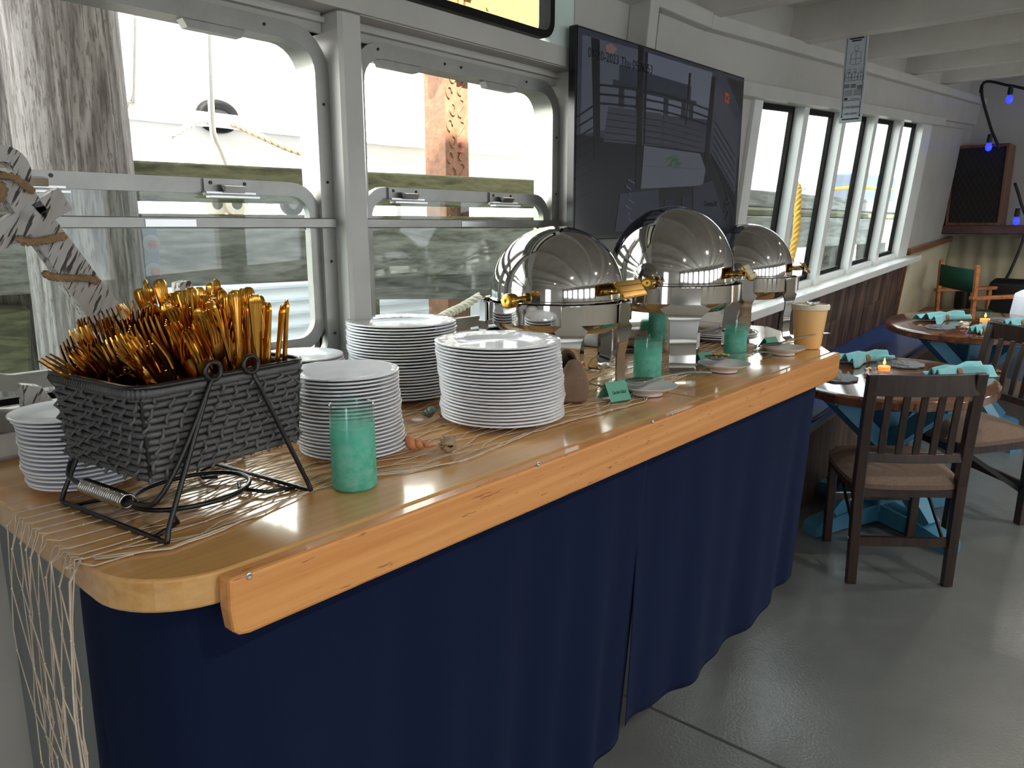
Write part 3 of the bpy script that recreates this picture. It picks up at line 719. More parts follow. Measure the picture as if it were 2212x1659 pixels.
MB().box(a.x + .15, a.x + .19, YC - .12, YC - .1, 2.72, 3.7).build('moulding', 'carved_gold', gp)
for sx in (.42, .98):
    cx_ = a.x + sx
    MB().tube([(cx_ + (.15 - .013 * j) * math.cos(j * .45 + 1), YC - .11, 3.06 + (.15 - .013 * j) * math.sin(j * .45 + 1)) for j in range(11)], .022, 8).build('scroll', 'carved_gold', gp, smooth=True)
for (sx, z) in ((.70, 3.10), (.70, 2.86)):
    MB().ball((a.x + sx, YC - .11, z), .045, .02, .045, n=14, m=8).build('rosette', 'rust', gp, smooth=True)
MB().tube(smooth_path([(a.x + .5, YC - .11, 3.25), (a.x + .58, YC - .11, 3.0), (a.x + .70, YC - .11, 2.78), (a.x + .82, YC - .11, 3.0), (a.x + .9, YC - .11, 3.25)], .03), .02, 8).build('swag', 'carved_gold', gp, smooth=True)
# things seen through the narrow windows: timbers, yellow rope, bins
q0 = py_(1640, 411, 2.9); q1 = py_(1640, 446, 2.9); q2 = py_(1640, 466, 2.9); q3 = py_(1640, 515, 2.9)
tag(MB().box(4.5, 14, 2.9, 3.05, q1.z, q0.z).build('quay_timber', 'weathered_timber', bevel=.01), 'grey top timber of the quay behind the narrow windows', 'timber')
tag(MB().box(4.5, 14, 2.88, 3.05, q2.z, q1.z - .03).build('quay_timber', 'mossy_timber', bevel=.01), 'mossy thin timber of the quay behind the narrow windows', 'timber')
tag(MB().box(4.5, 14, 2.84, 3.05, q3.z - .1, q2.z - .005).build('quay_timber', 'weathered_timber', bevel=.01), 'thick grey lower timber of the quay behind the narrow windows', 'timber')
for k, px in enumerate((1660, 1800, 1880)):
    q = py_(px, 560, 3.2); tag(MB().box(q.x, q.x + .3, 3.1, 3.4, -.7, q3.z - .1).build('quay_post', 'weathered_timber'), ('first dark post under the quay behind the narrow windows', 'second dark post under the quay behind the narrow windows', 'third dark post under the quay behind the narrow windows')[k], 'post')
pts = [py_(1722, 400, 2.15), py_(1724, 420, 2.1), py_(1720, 500, 2.05), py_(1708, 560, 2.05), py_(1692, 620, 2.05)]
tag(rope(pts, .026, 8).build('mooring_rope', 'yellow_rope', smooth=True), 'thick yellow twisted rope hanging outside the second narrow window', 'rope')
pts = [py_(1770, 413, 2.86), py_(1850, 405, 2.86), py_(1930, 410, 2.86)]
tag(rope(pts, .02, 8).build('mooring_rope', 'yellow_rope', smooth=True), 'yellow rope lying on the quay timber behind the last windows', 'rope')
dz_ = q0.z - .06
dk2 = thing('dock_deck', 'pale boards of the dock behind the narrow windows', 'dock')
for k in range(10): MB().box(4.5, 15, 3.06 + k * .21, 3.25 + k * .21, dz_ - .06, dz_).build('plank', 'dock_plank', dk2)
q4 = py_(1868, 372, 4.2); q = py_(1868, 400, 4.2)
tag(MB().box(q.x, q.x + 1.9, 4.2, 4.9, dz_, q4.z).build('storage_bin', 'blue_bin', bevel=.03), 'blue grey storage bin on the dock behind the last windows', 'bin')
q = py_(1753, 400, 4.0); q4 = py_(1753, 290, 4.0)
tag(MB().lathe([(.07, 0), (.075, (q4.z - dz_) * .5), (.06, q4.z - dz_), (0, q4.z - dz_ + .02)], 14).build('yellow_float', 'yellow_plastic', smooth=True, loc=(q.x, 4.0, dz_)), 'bright yellow float standing on the dock behind the second narrow window', 'float')

# ================================================================== THE BUFFET COUNTER
arc = [(.42 - .12 * math.cos(t), .925 - .12 * math.sin(t)) for t in [PI / 2 * k / 12 for k in range(13)]]
ctr = thing('buffet_counter', 'long varnished pine buffet counter with rounded corner under the windows', 'counter', (1.5, 1.15, 0))
def cpart(mb, name, mat, parent=None, **kw):
    o = mb.build(name, mat, parent or ctr, **kw)
    if parent is None: o.matrix_parent_inverse = ctr.matrix_world.inverted()
    return o
cpart(MB().prism([(.30, 1.498), (.30, 1.2)] + arc + [(1.618, .805), (1.618, 1.498)], 1.058, CT), 'worktop', 'pine_top', bevel=.004)
cpart(MB().prism([(1.6205, .805), (2.512, .805), (2.70, .92), (3.0, 1.22), (3.0, 1.69), (2.03, 1.69), (2.03, 1.498), (1.6205, 1.498)], 1.058, CT), 'worktop', 'pine_top', bevel=.004)
eb = MB(); ye0, ye1 = .776, .803
poly = [(.394, 1.099), (.392, 1.060), (.395, 1.032), (.402, 1.025), (.415, 1.022), (2.49, 1.018), (2.505, 1.022), (2.513, 1.035), (2.516, 1.101)]
n = len(poly); eb.add([(x, ye0, z) for x, z in poly] + [(x, ye1, z) for x, z in poly], [tuple(range(n)), tuple(range(2 * n - 1, n - 1, -1))] + [((i + 1) % n, i, n + i, n + (i + 1) % n) for i in range(n)])
edge = cpart(eb, 'edge_board', 'pine_edge', bevel=.005)
for p in ((538, 1245), (1163, 1003), (1411, 911), (1452, 893), (1700, 800)):
    q = py_(p[0], p[1], ye0); M = Matrix.Translation((q.x, ye0 + .001, q.z)) @ Matrix.Rotation(PI / 2, 4, 'X')
    MB().lathe([(.0045, 0), (.0045, .0012), (.003, .0016), (.0012, .0004), (0, .0003)], 12, M=M).build('screw', 'bright_aluminium', edge, smooth='auto').matrix_parent_inverse = Matrix.Identity(4)
for x in (.62, 1.3, 2.0):      # wall brackets that carry the top
    m = MB().box(x, x + .05, 1.0, 1.5, 1.0, 1.058).box(x, x + .05, 1.44, 1.5, .55, 1.0); m.obox((x + .025, 1.05, 1.0), (x + .025, 1.45, .6), .05, .05)
    cpart(m, 'wall_bracket', 'plank_wood')
m = MB().box(2.75, 2.83, 1.15, 1.23, 0, 1.058); cpart(m, 'leg', 'dark_walnut')
tag(MB().bbox(.345, .40, 1.06, 1.495, 0.0, 1.052, .004).build('end_cabinet', 'grey_panel'), 'grey painted panel under the left end of the counter', 'panel')

def drape(path, z0, hem, folds, amp, seed, nu=110, nv=26):
    P = smooth_path([(x, y, 0) for x, y in path], .012); L = len(P); rg = random.Random(seed); ph = [rg.uniform(0, 6.28) for _ in range(4)]
    grid = []
    for i in range(nu + 1):
        u = i / nu; k = u * (L - 1); a = P[int(k)]; b = P[min(int(k) + 1, L - 1)]; p = a.lerp(b, k - int(k))
        t = (P[min(int(k) + 2, L - 1)] - P[max(int(k) - 1, 0)]).normalized(); nr = Vector((t.y, -t.x, 0))
        row = []
        for j in range(nv + 1):
            v = j / nv; z = z0 + (hem(u) - z0) * v
            o = amp * (v ** .8) * (math.sin(folds * 6.28 * u + ph[0]) * .6 + math.sin(folds * 2.3 * 6.28 * u + ph[1] + v) * .3) + .012 * v * math.sin(3 * u + ph[2]) - .03 * v
            row.append(p + nr * o + Vector((0, 0, z)))
        grid.append(row)
    return MB().sheet(grid, .0015)
tag(drape([(.326, 1.05), (.322, 1.0), (.330, .93), (.362, .868), (.43, .830), (.6, .822), (1.0, .822), (1.412, .824)], 1.057, lambda u: .235 + .03 * math.sin(2.2 * u), 3.6, .032, 4).build('table_skirt', 'navy_cloth', smooth=True), 'navy cloth skirt hanging below the near half of the counter', 'cloth')
tag(drape([(1.40, .836), (1.6, .83), (2.0, .83), (2.42, .83), (2.50, .845), (2.53, .90)], 1.057, lambda u: .315 - .03 * math.sin(3.1 * u) + (.10 * max(0, (u - .88) / .12) ** 2), 2.8, .020, 9).build('table_skirt', 'navy_cloth', smooth=True), 'navy cloth skirt hanging below the far half of the counter', 'cloth')

# ---- plates
def plate_mesh(r, name):
    h = r * .135; p = [(0, .0045), (r * .30, .0045), (r * .55, .0045), (r * .62, .006), (r * .68, h * .62), (r * .75, h * .78), (r * .97, h), (r, h + .0004), (r * 1.004, h - .0018), (r * .985, h - .0032), (r * .72, h * .55 - .001), (r * .62, .0014), (r * .60, 0), (r * .57, 0), (r * .56, .0015), (0, .0018)]
    m = MB().lathe(p, 56); me = bpy.data.meshes.new(name); me.from_pydata(m.v, [], m.f); me.update()
    me.polygons.foreach_set('use_smooth', [True] * len(me.polygons)); me.materials.append(MATS['embossed_porcelain']); return me
ORD = ['topmost', 'second', 'third', 'fourth', 'fifth', 'sixth', 'seventh', 'eighth', 'ninth', 'tenth', 'eleventh', 'twelfth', 'thirteenth', 'fourteenth', 'fifteenth', 'sixteenth', 'seventeenth', 'eighteenth', 'nineteenth', 'twentieth'] + ['twenty-' + w for w in ('first', 'second', 'third', 'fourth', 'fifth', 'sixth', 'seventh', 'eighth')]
def stack(name, kind, x, y, r, n, top, where, group, seed, lean=(0, 0), sway=.002):
    me = plate_mesh(r / 1.004, name); rg = random.Random(seed); h = r * .135; dz = (top - CT - .003 - h) / (n - 1); cx_ = cy_ = 0.0
    for k in range(n):
        cx_ += rg.uniform(-sway, sway); cy_ += rg.uniform(-sway, sway); cx_ *= .9; cy_ *= .9
        t = k / (n - 1)
        o = link(me, name, loc=(x + cx_ + lean[0] * t, y + cy_ + lean[1] * t, CT + .003 + dz * k)); o.rotation_euler.z = rg.uniform(0, 6)
        tag(o, '%s white %s from the top of %s' % (ORD[n - 1 - k], kind, where) if k < n - 1 else 'topmost white %s with embossed rim, on %s' % (kind, where), 'plate', group)
stack('dinner_plate', 'dinner plate', 1.150, 1.022, .130, 24, 1.274, 'the front stack beside the first chafing dish', 'dinner plates in the front stack', 1, lean=(-.008, .006))
stack('dinner_plate', 'dinner plate', 1.165, 1.355, .130, 25, 1.285, 'the rear stack against the window post', 'dinner plates in the rear stack', 2, sway=.003)
stack('salad_plate', 'salad plate', .806, 1.078, .097, 22, 1.252, 'the stack right of the wicker basket', 'salad plates right of the basket', 3, lean=(-.012, .010))
stack('side_plate', 'side plate', .425, 1.272, .083, 17, 1.219, 'the small stack left of the wicker basket', 'side plates left of the basket', 4, lean=(-.016, .012), sway=.003)
q = py_(650, 765, 1.395)
stack('salad_plate', 'salad plate', q.x, 1.395, .092, 18, q.z, 'the stack half hidden behind the cutlery', 'salad plates behind the cutlery', 5)

# ---- wicker cutlery basket in a wire rack
BX, BY, BR = .497, 1.070, math.radians(7)
bk = thing('cutlery_basket', 'dark grey woven wicker basket full of golden cutlery on a black wire rack', 'basket', (BX, BY, CT), BR)
HX, HY, Z0, Z1 = .126, .108, .078, .196
def rring(hx, hy, r, z, n=6, wav=0, ph=0, amp=0):
    out = []; pts = rrect(-hx, hx, -hy, hy, r, n)
    L = len(pts); dense = []
    for i in range(L):
        a = Vector((*pts[i], 0)); b = Vector((*pts[(i + 1) % L], 0)); k = max(1, int((b - a).length / .006))
        for j in range(k): dense.append(a.lerp(b, j / k))
    for i, p in enumerate(dense):
        nrm = Vector((p.x / hx, p.y / hy, 0)).normalized(); s = amp * (1 if math.sin(ph + i * wav) > 0 else -1)
        out.append((p.x + nrm.x * s, p.y + nrm.y * s, z))
    return out
NR = 12
for k in range(NR):
    t = k / (NR - 1); g = 1 + .05 * t
    MB().tube(rring(HX * g * .97, HY * g * .97, .02, Z0 + .006 + (Z1 - Z0 - .014) * t, wav=.52, ph=PI * (k % 2), amp=.0006), .0043, 8, closed=True).build('strand', 'wicker', bk, smooth=True)
st = MB()
ring0 = rring(HX * .97, HY * .97, .02, 0); NS = 40
for k in range(NS):
    i0 = k / NS * len(ring0); path = []
    for j in range(NR * 2 + 1):
        t = j / (NR * 2); i = int(i0 + t * 8) % len(ring0); p = Vector(ring0[i]); g = 1 + .05 * t; nrm = Vector((p.x / HX, p.y / HY, 0)).normalized()
        path.append(p * g + nrm * (.0042 + .0050 * math.cos(j * PI / 2 + k * PI)) + Vector((0, 0, Z0 + (Z1 - Z0) * t)))
    st.tube(path, .0023, 6)
tag(st.build('stake_weave', 'wicker', bk, smooth=True), kind='stuff')
MB().tube(rring(HX * 1.045, HY * 1.045, .022, Z1), .0065, 8, closed=True).build('rim', 'wicker', bk, smooth=True)
wr_ = MB()
for k, p in enumerate(rring(HX * 1.045, HY * 1.045, .022, Z1)):
    if k % 1 == 0 and (p[0] < -.09 or p[1] > .08):
        q = Vector(p); wr_.lathe([(.0072, -.0022), (.0082, 0), (.0072, .0022)], 8, M=Matrix.Translation(q) @ (Vector((-q.y, q.x, 0)).normalized().to_track_quat('Z', 'Y').to_matrix().to_4x4()))
tag(wr_.build('rim_wrapping', 'wicker', bk, smooth=True), kind='stuff')
MB().box(-HX * .96, HX * .96, -HY * .96, HY * .96, Z0, Z0 + .004).build('bottom', 'wicker', bk)
MB().sheet([[(x * (.955 + .05 * t), y * (.955 + .05 * t), Z0 + .002 + (Z1 - Z0 - .008) * t) for t in (0, 1)] for x, y in [(-HX, -HY), (HX, -HY), (HX, HY), (-HX, HY), (-HX, -HY)]], None).build('gap_shade', 'black_plastic', bk)  # dark sheet added behind the strands, standing in for shade in the gaps
MB().box(-.012, -.008, -HY * .95, HY * .95, Z0, Z1 - .012).build('divider', 'wicker', bk)
rk = MB().tube(rring(HX * 1.07, HY * 1.09, .03, Z1 + .008), .0036, 8, closed=True).build('rack_ring', 'black_wire', bk, smooth=True)
for sx in (-1, 1):        # U-shaped foot frames
    xb = sx * .118 - .006
    pth = [(sx * .03, -HY * 1.1, Z1 + .012), (xb - .004 * sx, -HY * 1.22, .02), (xb, -HY * 1.24, .006), (xb, -HY * 1.16, .0045), (xb, HY * 1.16, .0045), (xb, HY * 1.24, .006), (xb - .004 * sx, HY * 1.22, .02), (sx * .03, HY * 1.1, Z1 + .012)]
    P = []
    for a, b in zip(pth, pth[1:]):
        P += [Vector(a).lerp(Vector(b), j / 6) for j in range(6)]
    P.append(Vector(pth[-1]))
    MB().tube(P, .0036, 8).build('foot_frame', 'black_wire', bk, smooth=True)
    for sy in (-1, 1):
        MB().tube([(sx * .03 + .012 * math.cos(t), sy * HY * 1.12, Z1 + .016 + .012 * math.sin(t)) for t in [2 * PI * j / 16 for j in range(16)]], .0034, 8, closed=True).build('wire_loop', 'black_wire', bk, smooth=True)
        e = .0045
        MB().tube([(xb, sy * HY * .95, e), (xb - sx * .045, sy * HY * .80, e + .002), (xb - sx * .062, sy * HY * .42, e + .004), (xb - sx * .05, sy * HY * .25, e + .006)], .0030, 8).build('brace', 'black_wire', bk, smooth=True)
MB().tube([(.088 * math.cos(t), .070 * math.sin(t), .012) for t in [2 * PI * j / 48 for j in range(48)]], .0036, 8, closed=True).build('base_ring', 'black_wire', bk, smooth=True)
# handle swung down at the short end, with a coil grip
hp = smooth_path([(-.03, -HY * 1.12, Z1 + .01), (-.085, -HY * 1.13, .11), (-.118, -HY * 1.05, .058), (-.126, -HY * .80, .047), (-.127, 0, .045), (-.126, HY * .8, .047), (-.118, HY * 1.05, .058), (-.085, HY * 1.13, .11), (-.03, HY * 1.12, Z1 + .01)], .01)
hd = MB().tube(hp, .0034, 8).build('handle', 'black_wire', bk, smooth=True)
coil = [(-.127 + .0095 * math.cos(t * 6.28 * 22), -.055 + .11 * t, .045 + .0095 * math.sin(t * 6.28 * 22)) for t in [k / 420 for k in range(421)]]
MB().tube(coil, .0021, 5).build('coil_grip', 'steel', hd, smooth=True)

def fork_mesh():
    m = MB(); X = Vector((1, 0, 0)); Y = Vector((0, 1, 0))
    def cz(z): return .0 if z < .1 else .010 * math.sin((z - .1) / .09 * PI)
    secs = [(z, w, t) for z, w, t in ((0, .006, .0012), (.004, .0095, .0016), (.02, .0085, .0018), (.06, .0042, .0018), (.10, .0030, .0020), (.118, .0034, .0018), (.126, .0085, .0014), (.135, .0118, .0012), (.145, .0122, .0011))]
    m.loft([((0, cz(z), z), X * w, Y * t) for z, w, t in secs])
    for k in range(4):
        x = -.0102 + .0068 * k; m.loft([((x * f, cz(z), z), X * w, Y * t) for z, w, t, f in ((.143, .0021, .0011, 1), (.160, .0017, .0011, 1.02), (.178, .0014, .001, 1.02), (.190, .0008, .0006, 1.0))])
    me = bpy.data.meshes.new('fork'); me.from_pydata(m.v, [], m.f); me.update(); me.materials.append(MATS['gold']); me.polygons.foreach_set('use_smooth', [True] * len(me.polygons)); me.set_sharp_from_angle(angle=math.radians(50)); return me
def knife_mesh():       # handle end is up
    m = MB(); X = Vector((1, 0, 0)); Y = Vector((0, 1, 0))
    m.loft([((0, 0, z), X * w, Y * t) for z, w, t in ((0, .003, .0006), (.02, .0080, .0009), (.10, .0085, .0011), (.110, .0050, .0018))])
    m.oval([((0, 0, z), X * w, Y * t) for z, w, t in ((.108, .0042, .0032), (.125, .0046, .0036), (.160, .0060, .0036), (.190, .0078, .0035), (.205, .0088, .0034), (.212, .0084, .0030), (.216, .0068, .0022), (.2185, .0040, .0012))], 10)
    for k in range(5):     # fluted shell end
        x = -.0062 + .0031 * k; m.tube([(x * .55, 0, .165), (x * .8, 0, .190), (x, 0, .205), (x * .98, 0, .212), (x * .85, 0, .2165)], [.0030, .0034, .0037, .0032, .0016], 6)
    me = bpy.data.meshes.new('knife'); me.from_pydata(m.v, [], m.f); me.update(); me.materials.append(MATS['gold']); me.polygons.foreach_set('use_smooth', [True] * len(me.polygons)); me.set_sharp_from_angle(angle=math.radians(50)); return me
FM, KM = fork_mesh(), knife_mesh()
BM = Matrix.Translation((BX, BY, CT)) @ Matrix.Rotation(BR, 4, 'Z')
rg = random.Random(11)
def put(me, name, x, y, z, tx, ty, rz, label, group):
    o = link(me, name); o.matrix_world = BM @ Matrix.Translation((x, y, z)) @ Matrix.Rotation(ty, 4, 'Y') @ Matrix.Rotation(tx, 4, 'X') @ Matrix.Rotation(rz, 4, 'Z')
    return tag(o, label, 'fork' if name == 'fork' else 'knife', group)
LF, LK = 'golden fork standing tines up in the wicker basket', 'golden knife standing fluted handle up in the wicker basket'
for i in range(11):
    for j in range(6):
        x = -.100 + .0092 * i + rg.uniform(-.004, .004); y = -.083 + .033 * j + rg.uniform(-.010, .010)
        ty = -.50 + .05 * i + rg.uniform(-.16, .16); tx = rg.uniform(-.25, .25) + (-.08 if j < 2 else .05)
        put(FM, 'fork', x + .05 * (1 if ty < -.2 else .6), y, Z0 + .006 + rg.uniform(-.004, .012) + (.012 if i > 5 else 0), tx, ty, rg.uniform(-1.0, 1.0) + (PI if rg.random() < .4 else 0), LF, 'golden forks in the basket')
for i in range(9):
    for j in range(6):
        x = .004 + .0125 * i + rg.uniform(-.005, .005); y = -.085 + .034 * j + rg.uniform(-.010, .010)
        ty = (-.40 + .15 * i if i < 3 else .015 * (i - 4)) + rg.uniform(-.09, .09); tx = rg.uniform(-.13, .13)
        put(KM, 'knife', x + (.05 - .018 * i if i < 3 else 0), y, Z0 + .004 + rg.uniform(-.016, .012) + (.012 if i in (1, 2, 8) else 0), tx, ty, rg.uniform(0, 3.14), LK, 'golden knives in the basket')
put(FM, 'fork', .045, -.070, Z1 - .035, .1, -1.18, .3, 'golden fork lying over the near left rim of the basket', None)
put(FM, 'fork', .0, -.088, .128, -.12, -.10, 0, 'upright golden fork nearest the camera, tines clear of the others', None)

# ---- anchor leaning in the window
an = thing('anchor', 'whitewashed crackled wooden anchor wound with jute rope, leaning in the window', 'anchor', (.60, 1.40, CT))
YA = 1.405
def pa_(px, py, dy=0): return py_(px, py, YA) + Vector((0, dy, 0))
def slab(name, pts, th=.035, mat='whitewash'):
    n = len(pts); vs = [p for p in pts] + [p + Vector((0, th, 0)) for p in pts]
    o = MB().add(vs, [tuple(range(n)), tuple(range(2 * n - 1, n - 1, -1))] + [((i + 1) % n, i, n + i, n + (i + 1) % n) for i in range(n)]).build(name, mat, an, bevel=.002)
    o.matrix_parent_inverse = an.matrix_world.inverted(); return o
slab('shank', [pa_(-8, 400), pa_(62, 395), pa_(335, 760), pa_(262, 790)])
slab('stock', [pa_(-70, 520), pa_(128, 404), pa_(158, 452), pa_(-50, 575)])
c0 = pa_(10, 366); M = Matrix.Translation(c0 + Vector((0, .017, 0))) @ Matrix.Rotation(PI / 2, 4, 'X')
o = MB().lathe([(.012, -.018), (.037, -.018), (.037, .018), (.012, .018), (.012, -.018)], 28, M=M).build('shackle', 'whitewash', an, smooth='auto'); o.matrix_parent_inverse = an.matrix_world.inverted()
slab('fluke', [pa_(270, 790), pa_(330, 750), pa_(395, 700), pa_(388, 612), pa_(412, 606), pa_(450, 690), pa_(400, 790), pa_(320, 850)])
slab('fluke', [pa_(300, 790), pa_(250, 850), pa_(120, 870), pa_(90, 835), pa_(50, 832), pa_(62, 920), pa_(160, 930), pa_(300, 900)])
cp = an.matrix_world.inverted()
def wrap(pts, label):
    o = rope([pa_(x, y, -.008) for x, y in pts], .0075, 50).build('rope_turn', 'jute', an, smooth=True); o.matrix_parent_inverse = cp
wrap([(-5, 380), (20, 382), (45, 395), (66, 415)], ''); wrap([(36, 512), (48, 522), (85, 520), (120, 513), (138, 510)], '')
wrap([(92, 588), (105, 597), (150, 600), (190, 602), (206, 608)], ''); wrap([(168, 694), (180, 705), (225, 714), (290, 720), (360, 718)], '')
wrap([(-8, 395), (4, 410), (-2, 425), (-6, 430)], '')

# ---- teal tumblers
def tumbler(x, y, r, h, lab):
    m = MB().lathe([(0, 0), (r - .003, 0), (r, .003), (r, h), (r - .0016, h + .001), (r - .0028, h), (r - .0028, .008), (0, .008)], 40)
    o = m.build('tumbler', 'teal_frost', smooth='auto', loc=(x, y, CT + .0015)); o.scale = (1, 1, 1)
    tag(o, lab, 'tumbler', 'teal frosted tumblers')
tumbler(.688, .925, .0345, .133, 'large teal frosted glass tumbler in front of the salad plates')
tumbler(1.688, 1.00, .036, .122, 'teal frosted glass tumbler between the first and second chafing dishes')
tumbler(2.135, .965, .033, .112, 'teal frosted glass tumbler between the second and third chafing dishes')
tumbler(2.35, 1.36, .033, .17, 'teal frosted glass half hidden behind the chafing dish legs')

# ---- chafing dishes
def chafer(x, y, R, zb, legs, knob, handle, dome_h, lab, lw=1.0):
    t = thing('chafing_dish', lab, 'chafing dish', (x, y, CT + .003), 0, 'roll-top chafing dishes'); zb -= CT + .003
    bh = .046
    MB().lathe([(R - .006, zb), (R, zb + .001), (R, zb - bh), (R - .003, zb - bh), (R - .003, zb - .006), (R - .022, zb - .012), (R - .022, zb - bh * .9)], 72).build('band', 'chrome', t, smooth='auto')
    MB().lathe([(R - .012, zb - bh + .012), (R - .028, zb - bh - .012), (R - .05, zb - bh - .030), (R - .07, zb - bh - .034), (0, zb - bh - .034)], 64).build('water_pan', 'chrome', t, smooth='auto')
    MB().lathe([(R - .024, zb - .008), (R - .03, zb - .004), (0, zb - .003)], 48).build('pan_floor', 'steel', t, smooth=True)
    rd = R - .024; pr = [(rd + .003, zb + .001), (rd + .003, zb + .006), (rd, zb + .008), (rd, zb + .02)]
    for k in range(1, 17):
        a = PI / 2 * k / 16; pr.append((rd * math.cos(a), zb + .02 + (dome_h - .02) * math.sin(a)))
    MB().lathe(pr, 80).build('dome_lid', 'chrome', t, smooth='auto')
    for a in legs:
        a = math.radians(a); er = Vector((math.cos(a), math.sin(a), 0)); et = Vector((-er.y, er.x, 0)); sec = []
        for z, w, ro in ((zb - .001, .024, R + .003), (zb - bh, .024, R + .003), (zb - bh - .012, .040, R + .0035), (zb - bh - .035, .026, R + .003), (zb - bh - .055, .0225, R + .001), (zb * .42, .0215, R - .004), (.035, .021, R - .004), (.012, .021, R + .002), (.003, .0205, R + .016), (.0015, .020, R + .030)):
            if z == zb - .001 or z == zb - bh: w = .0235
            w *= lw
            sec.append((er * ro + Vector((0, 0, z)), et * w, er * .0022 if z > .02 else (er * .4 + Vector((0, 0, 1))).normalized() * .0022))
        MB().loft(sec).build('leg', 'chrome', t, smooth='auto')
    for a in (knob, knob + 180):
        a = math.radians(a); er = Vector((math.cos(a), math.sin(a), 0)); M = Matrix.Translation(er * (rd - .004) + Vector((0, 0, zb + .012))) @ er.to_track_quat('Z', 'Y').to_matrix().to_4x4()
        kb = MB().lathe([(.008, 0), (.008, .03), (.010, .03), (.010, .04)], 18, M=M).build('pivot_shaft', 'brass', t, smooth='auto')
        MB().lathe([(.010, .036), (.0165, .038), (.0175, .042), (.0175, .062), (.015, .066), (.006, .067), (0, .066)], 24, M=M).build('knob', 'brass', kb, smooth='auto')
    a = math.radians(handle); er = Vector((math.cos(a), math.sin(a), 0)); et = Vector((-er.y, er.x, 0)); up = Vector((0, 0, 1))
    base = er * (rd + .005) + up * (zb + .03); hd_ = None
    for s in (-1, 1):
        p = MB().tube([base + et * s * .042 - er * .012, base + et * s * .042 + er * .012, base + et * s * .042 + er * .030 + up * .002], .006, 10).build('handle_post', 'brass', t, smooth=True)
    tilt = (er * .55 - up * .83).normalized(); out = (er * .83 + up * .55).normalized(); hb = base + er * .036 + up * .004
    sec = MB()
    for (o0, th, wv) in ((-.016, .004, .0065), (0, .0035, .0065), (.014, .004, .0060)):
        sec.loft([(hb + tilt * o0 + et * e, tilt * wv, out * th) for e in (-.062, -.058, .058, .062)])
    sec.loft([(hb + et * e, tilt * .022, out * .0025) for e in (-.062, .062)])
    sec.build('handle', 'brass', t, bevel=.001)
    return t
chafer(1.527, 1.178, .192, 1.32, (228, 275, 6, 150), 188, 276, .182, 'nearest domed steel chafing dish, beside the front plate stack')
chafer(2.02, 1.13, .208, 1.338, (221, 325, 58, 150), 195, 288, .222, 'middle and tallest domed steel chafing dish', 1.75)
chafer(2.70, 1.20, .190, 1.322, (206, 258, 20, 130), 210, 296, .188, 'farthest domed steel chafing dish at the end of the counter')

# ---- saucers with serving spoons, tent cards, container
def saucer(x, y, r, lab):
    m = MB().lathe([(0, .007), (r * .38, .006), (r * .42, .008), (r * .7, .014), (r, .024), (r * 1.01, .0235), (r * .99, .022), (r * .68, .011), (r * .52, .006), (r * .52, 0), (r * .48, 0), (r * .46, .004), (0, .004)], 44)
    tag(m.build('saucer', 'porcelain', smooth='auto', loc=(x, y, CT + .002)), lab, 'saucer', 'saucers for serving spoons')
def spoon(p0, p1, lab, bowl=.032, mat='steel', long=.02, bw=.030, tilt=.02):
    """bowl at p0, handle running to p1"""
    p0 = Vector(p0); p1 = Vector(p1); d = (p1 - p0).normalized(); sd = d.cross(Vector((0, 0, 1))).normalized(); up = sd.cross(d)
    g = []
    for i in range(13):
        t = i / 12; a = PI * t; w = bw * math.sin(a) ** .6 * (1.05 - .2 * t) + .0006; row = []
        for j in range(9):
            s = -1 + 2 * j / 8; row.append(p0 + d * (bowl * 2.2 * (t - .75)) + sd * (w * s) + up * (-.012 * math.sin(a) * (1 - s * s)))
        g.append(row)
    sp_ = thing('serving_spoon', lab, 'spoon')
    MB().sheet(g, .0015).build('bowl', mat, sp_, smooth=True)
    a0 = p0 + d * bowl * .5; L = (p1 - a0).length
    MB().loft([(a0 + d * L * t + up * (.006 * math.sin(PI * t)), sd * w, up * th) for t, w, th in ((0, .005, .0014), (.15, .0035, .002), (.5, .0038, .0018), (.8, .0055, .0015), (.97, .008, .0013), (1, .006, .001))]).build('handle', mat, sp_, smooth='auto')
    return sp_
saucer(1.565, .925, .072, 'white saucer holding a large spoon, before the first chafing dish')
spoon((1.575, .935, CT + .036), (1.79, .872, CT + .030), 'large steel spoon resting across the first saucer', .042, bw=.028)
saucer(1.965, .918, .072, 'white saucer under the food-stained slotted spoon')
sp2 = spoon((1.985, .935, CT + .040), (2.22, .885, CT + .026), 'dark slotted spoon speckled with yellow egg, across the second saucer', .042, 'bolt_grey', bw=.028)
rg = random.Random(5)
for k in range(10):
    MB().ball((1.965 + rg.uniform(-.045, .05), .945 + rg.uniform(-.018, .018), CT + .040 + rg.uniform(-.003, .006)), rg.uniform(.003, .007), rg.uniform(.003, .006), .003, n=7, m=5).build('egg_scrap', 'egg', sp2)
saucer(2.36, .905, .070, 'white saucer with a spoon beside the orange tub')
spoon((2.355, .925, CT + .034), (2.58, .84, CT + .052), 'steel spoon on the farthest saucer, beside the orange tub', .042, bw=.026)
spoon((1.47, 1.10, CT + .030), (1.50, .975, CT + .010), 'steel ladle lying under the first chafing dish', .04, 'chrome', bw=.034)
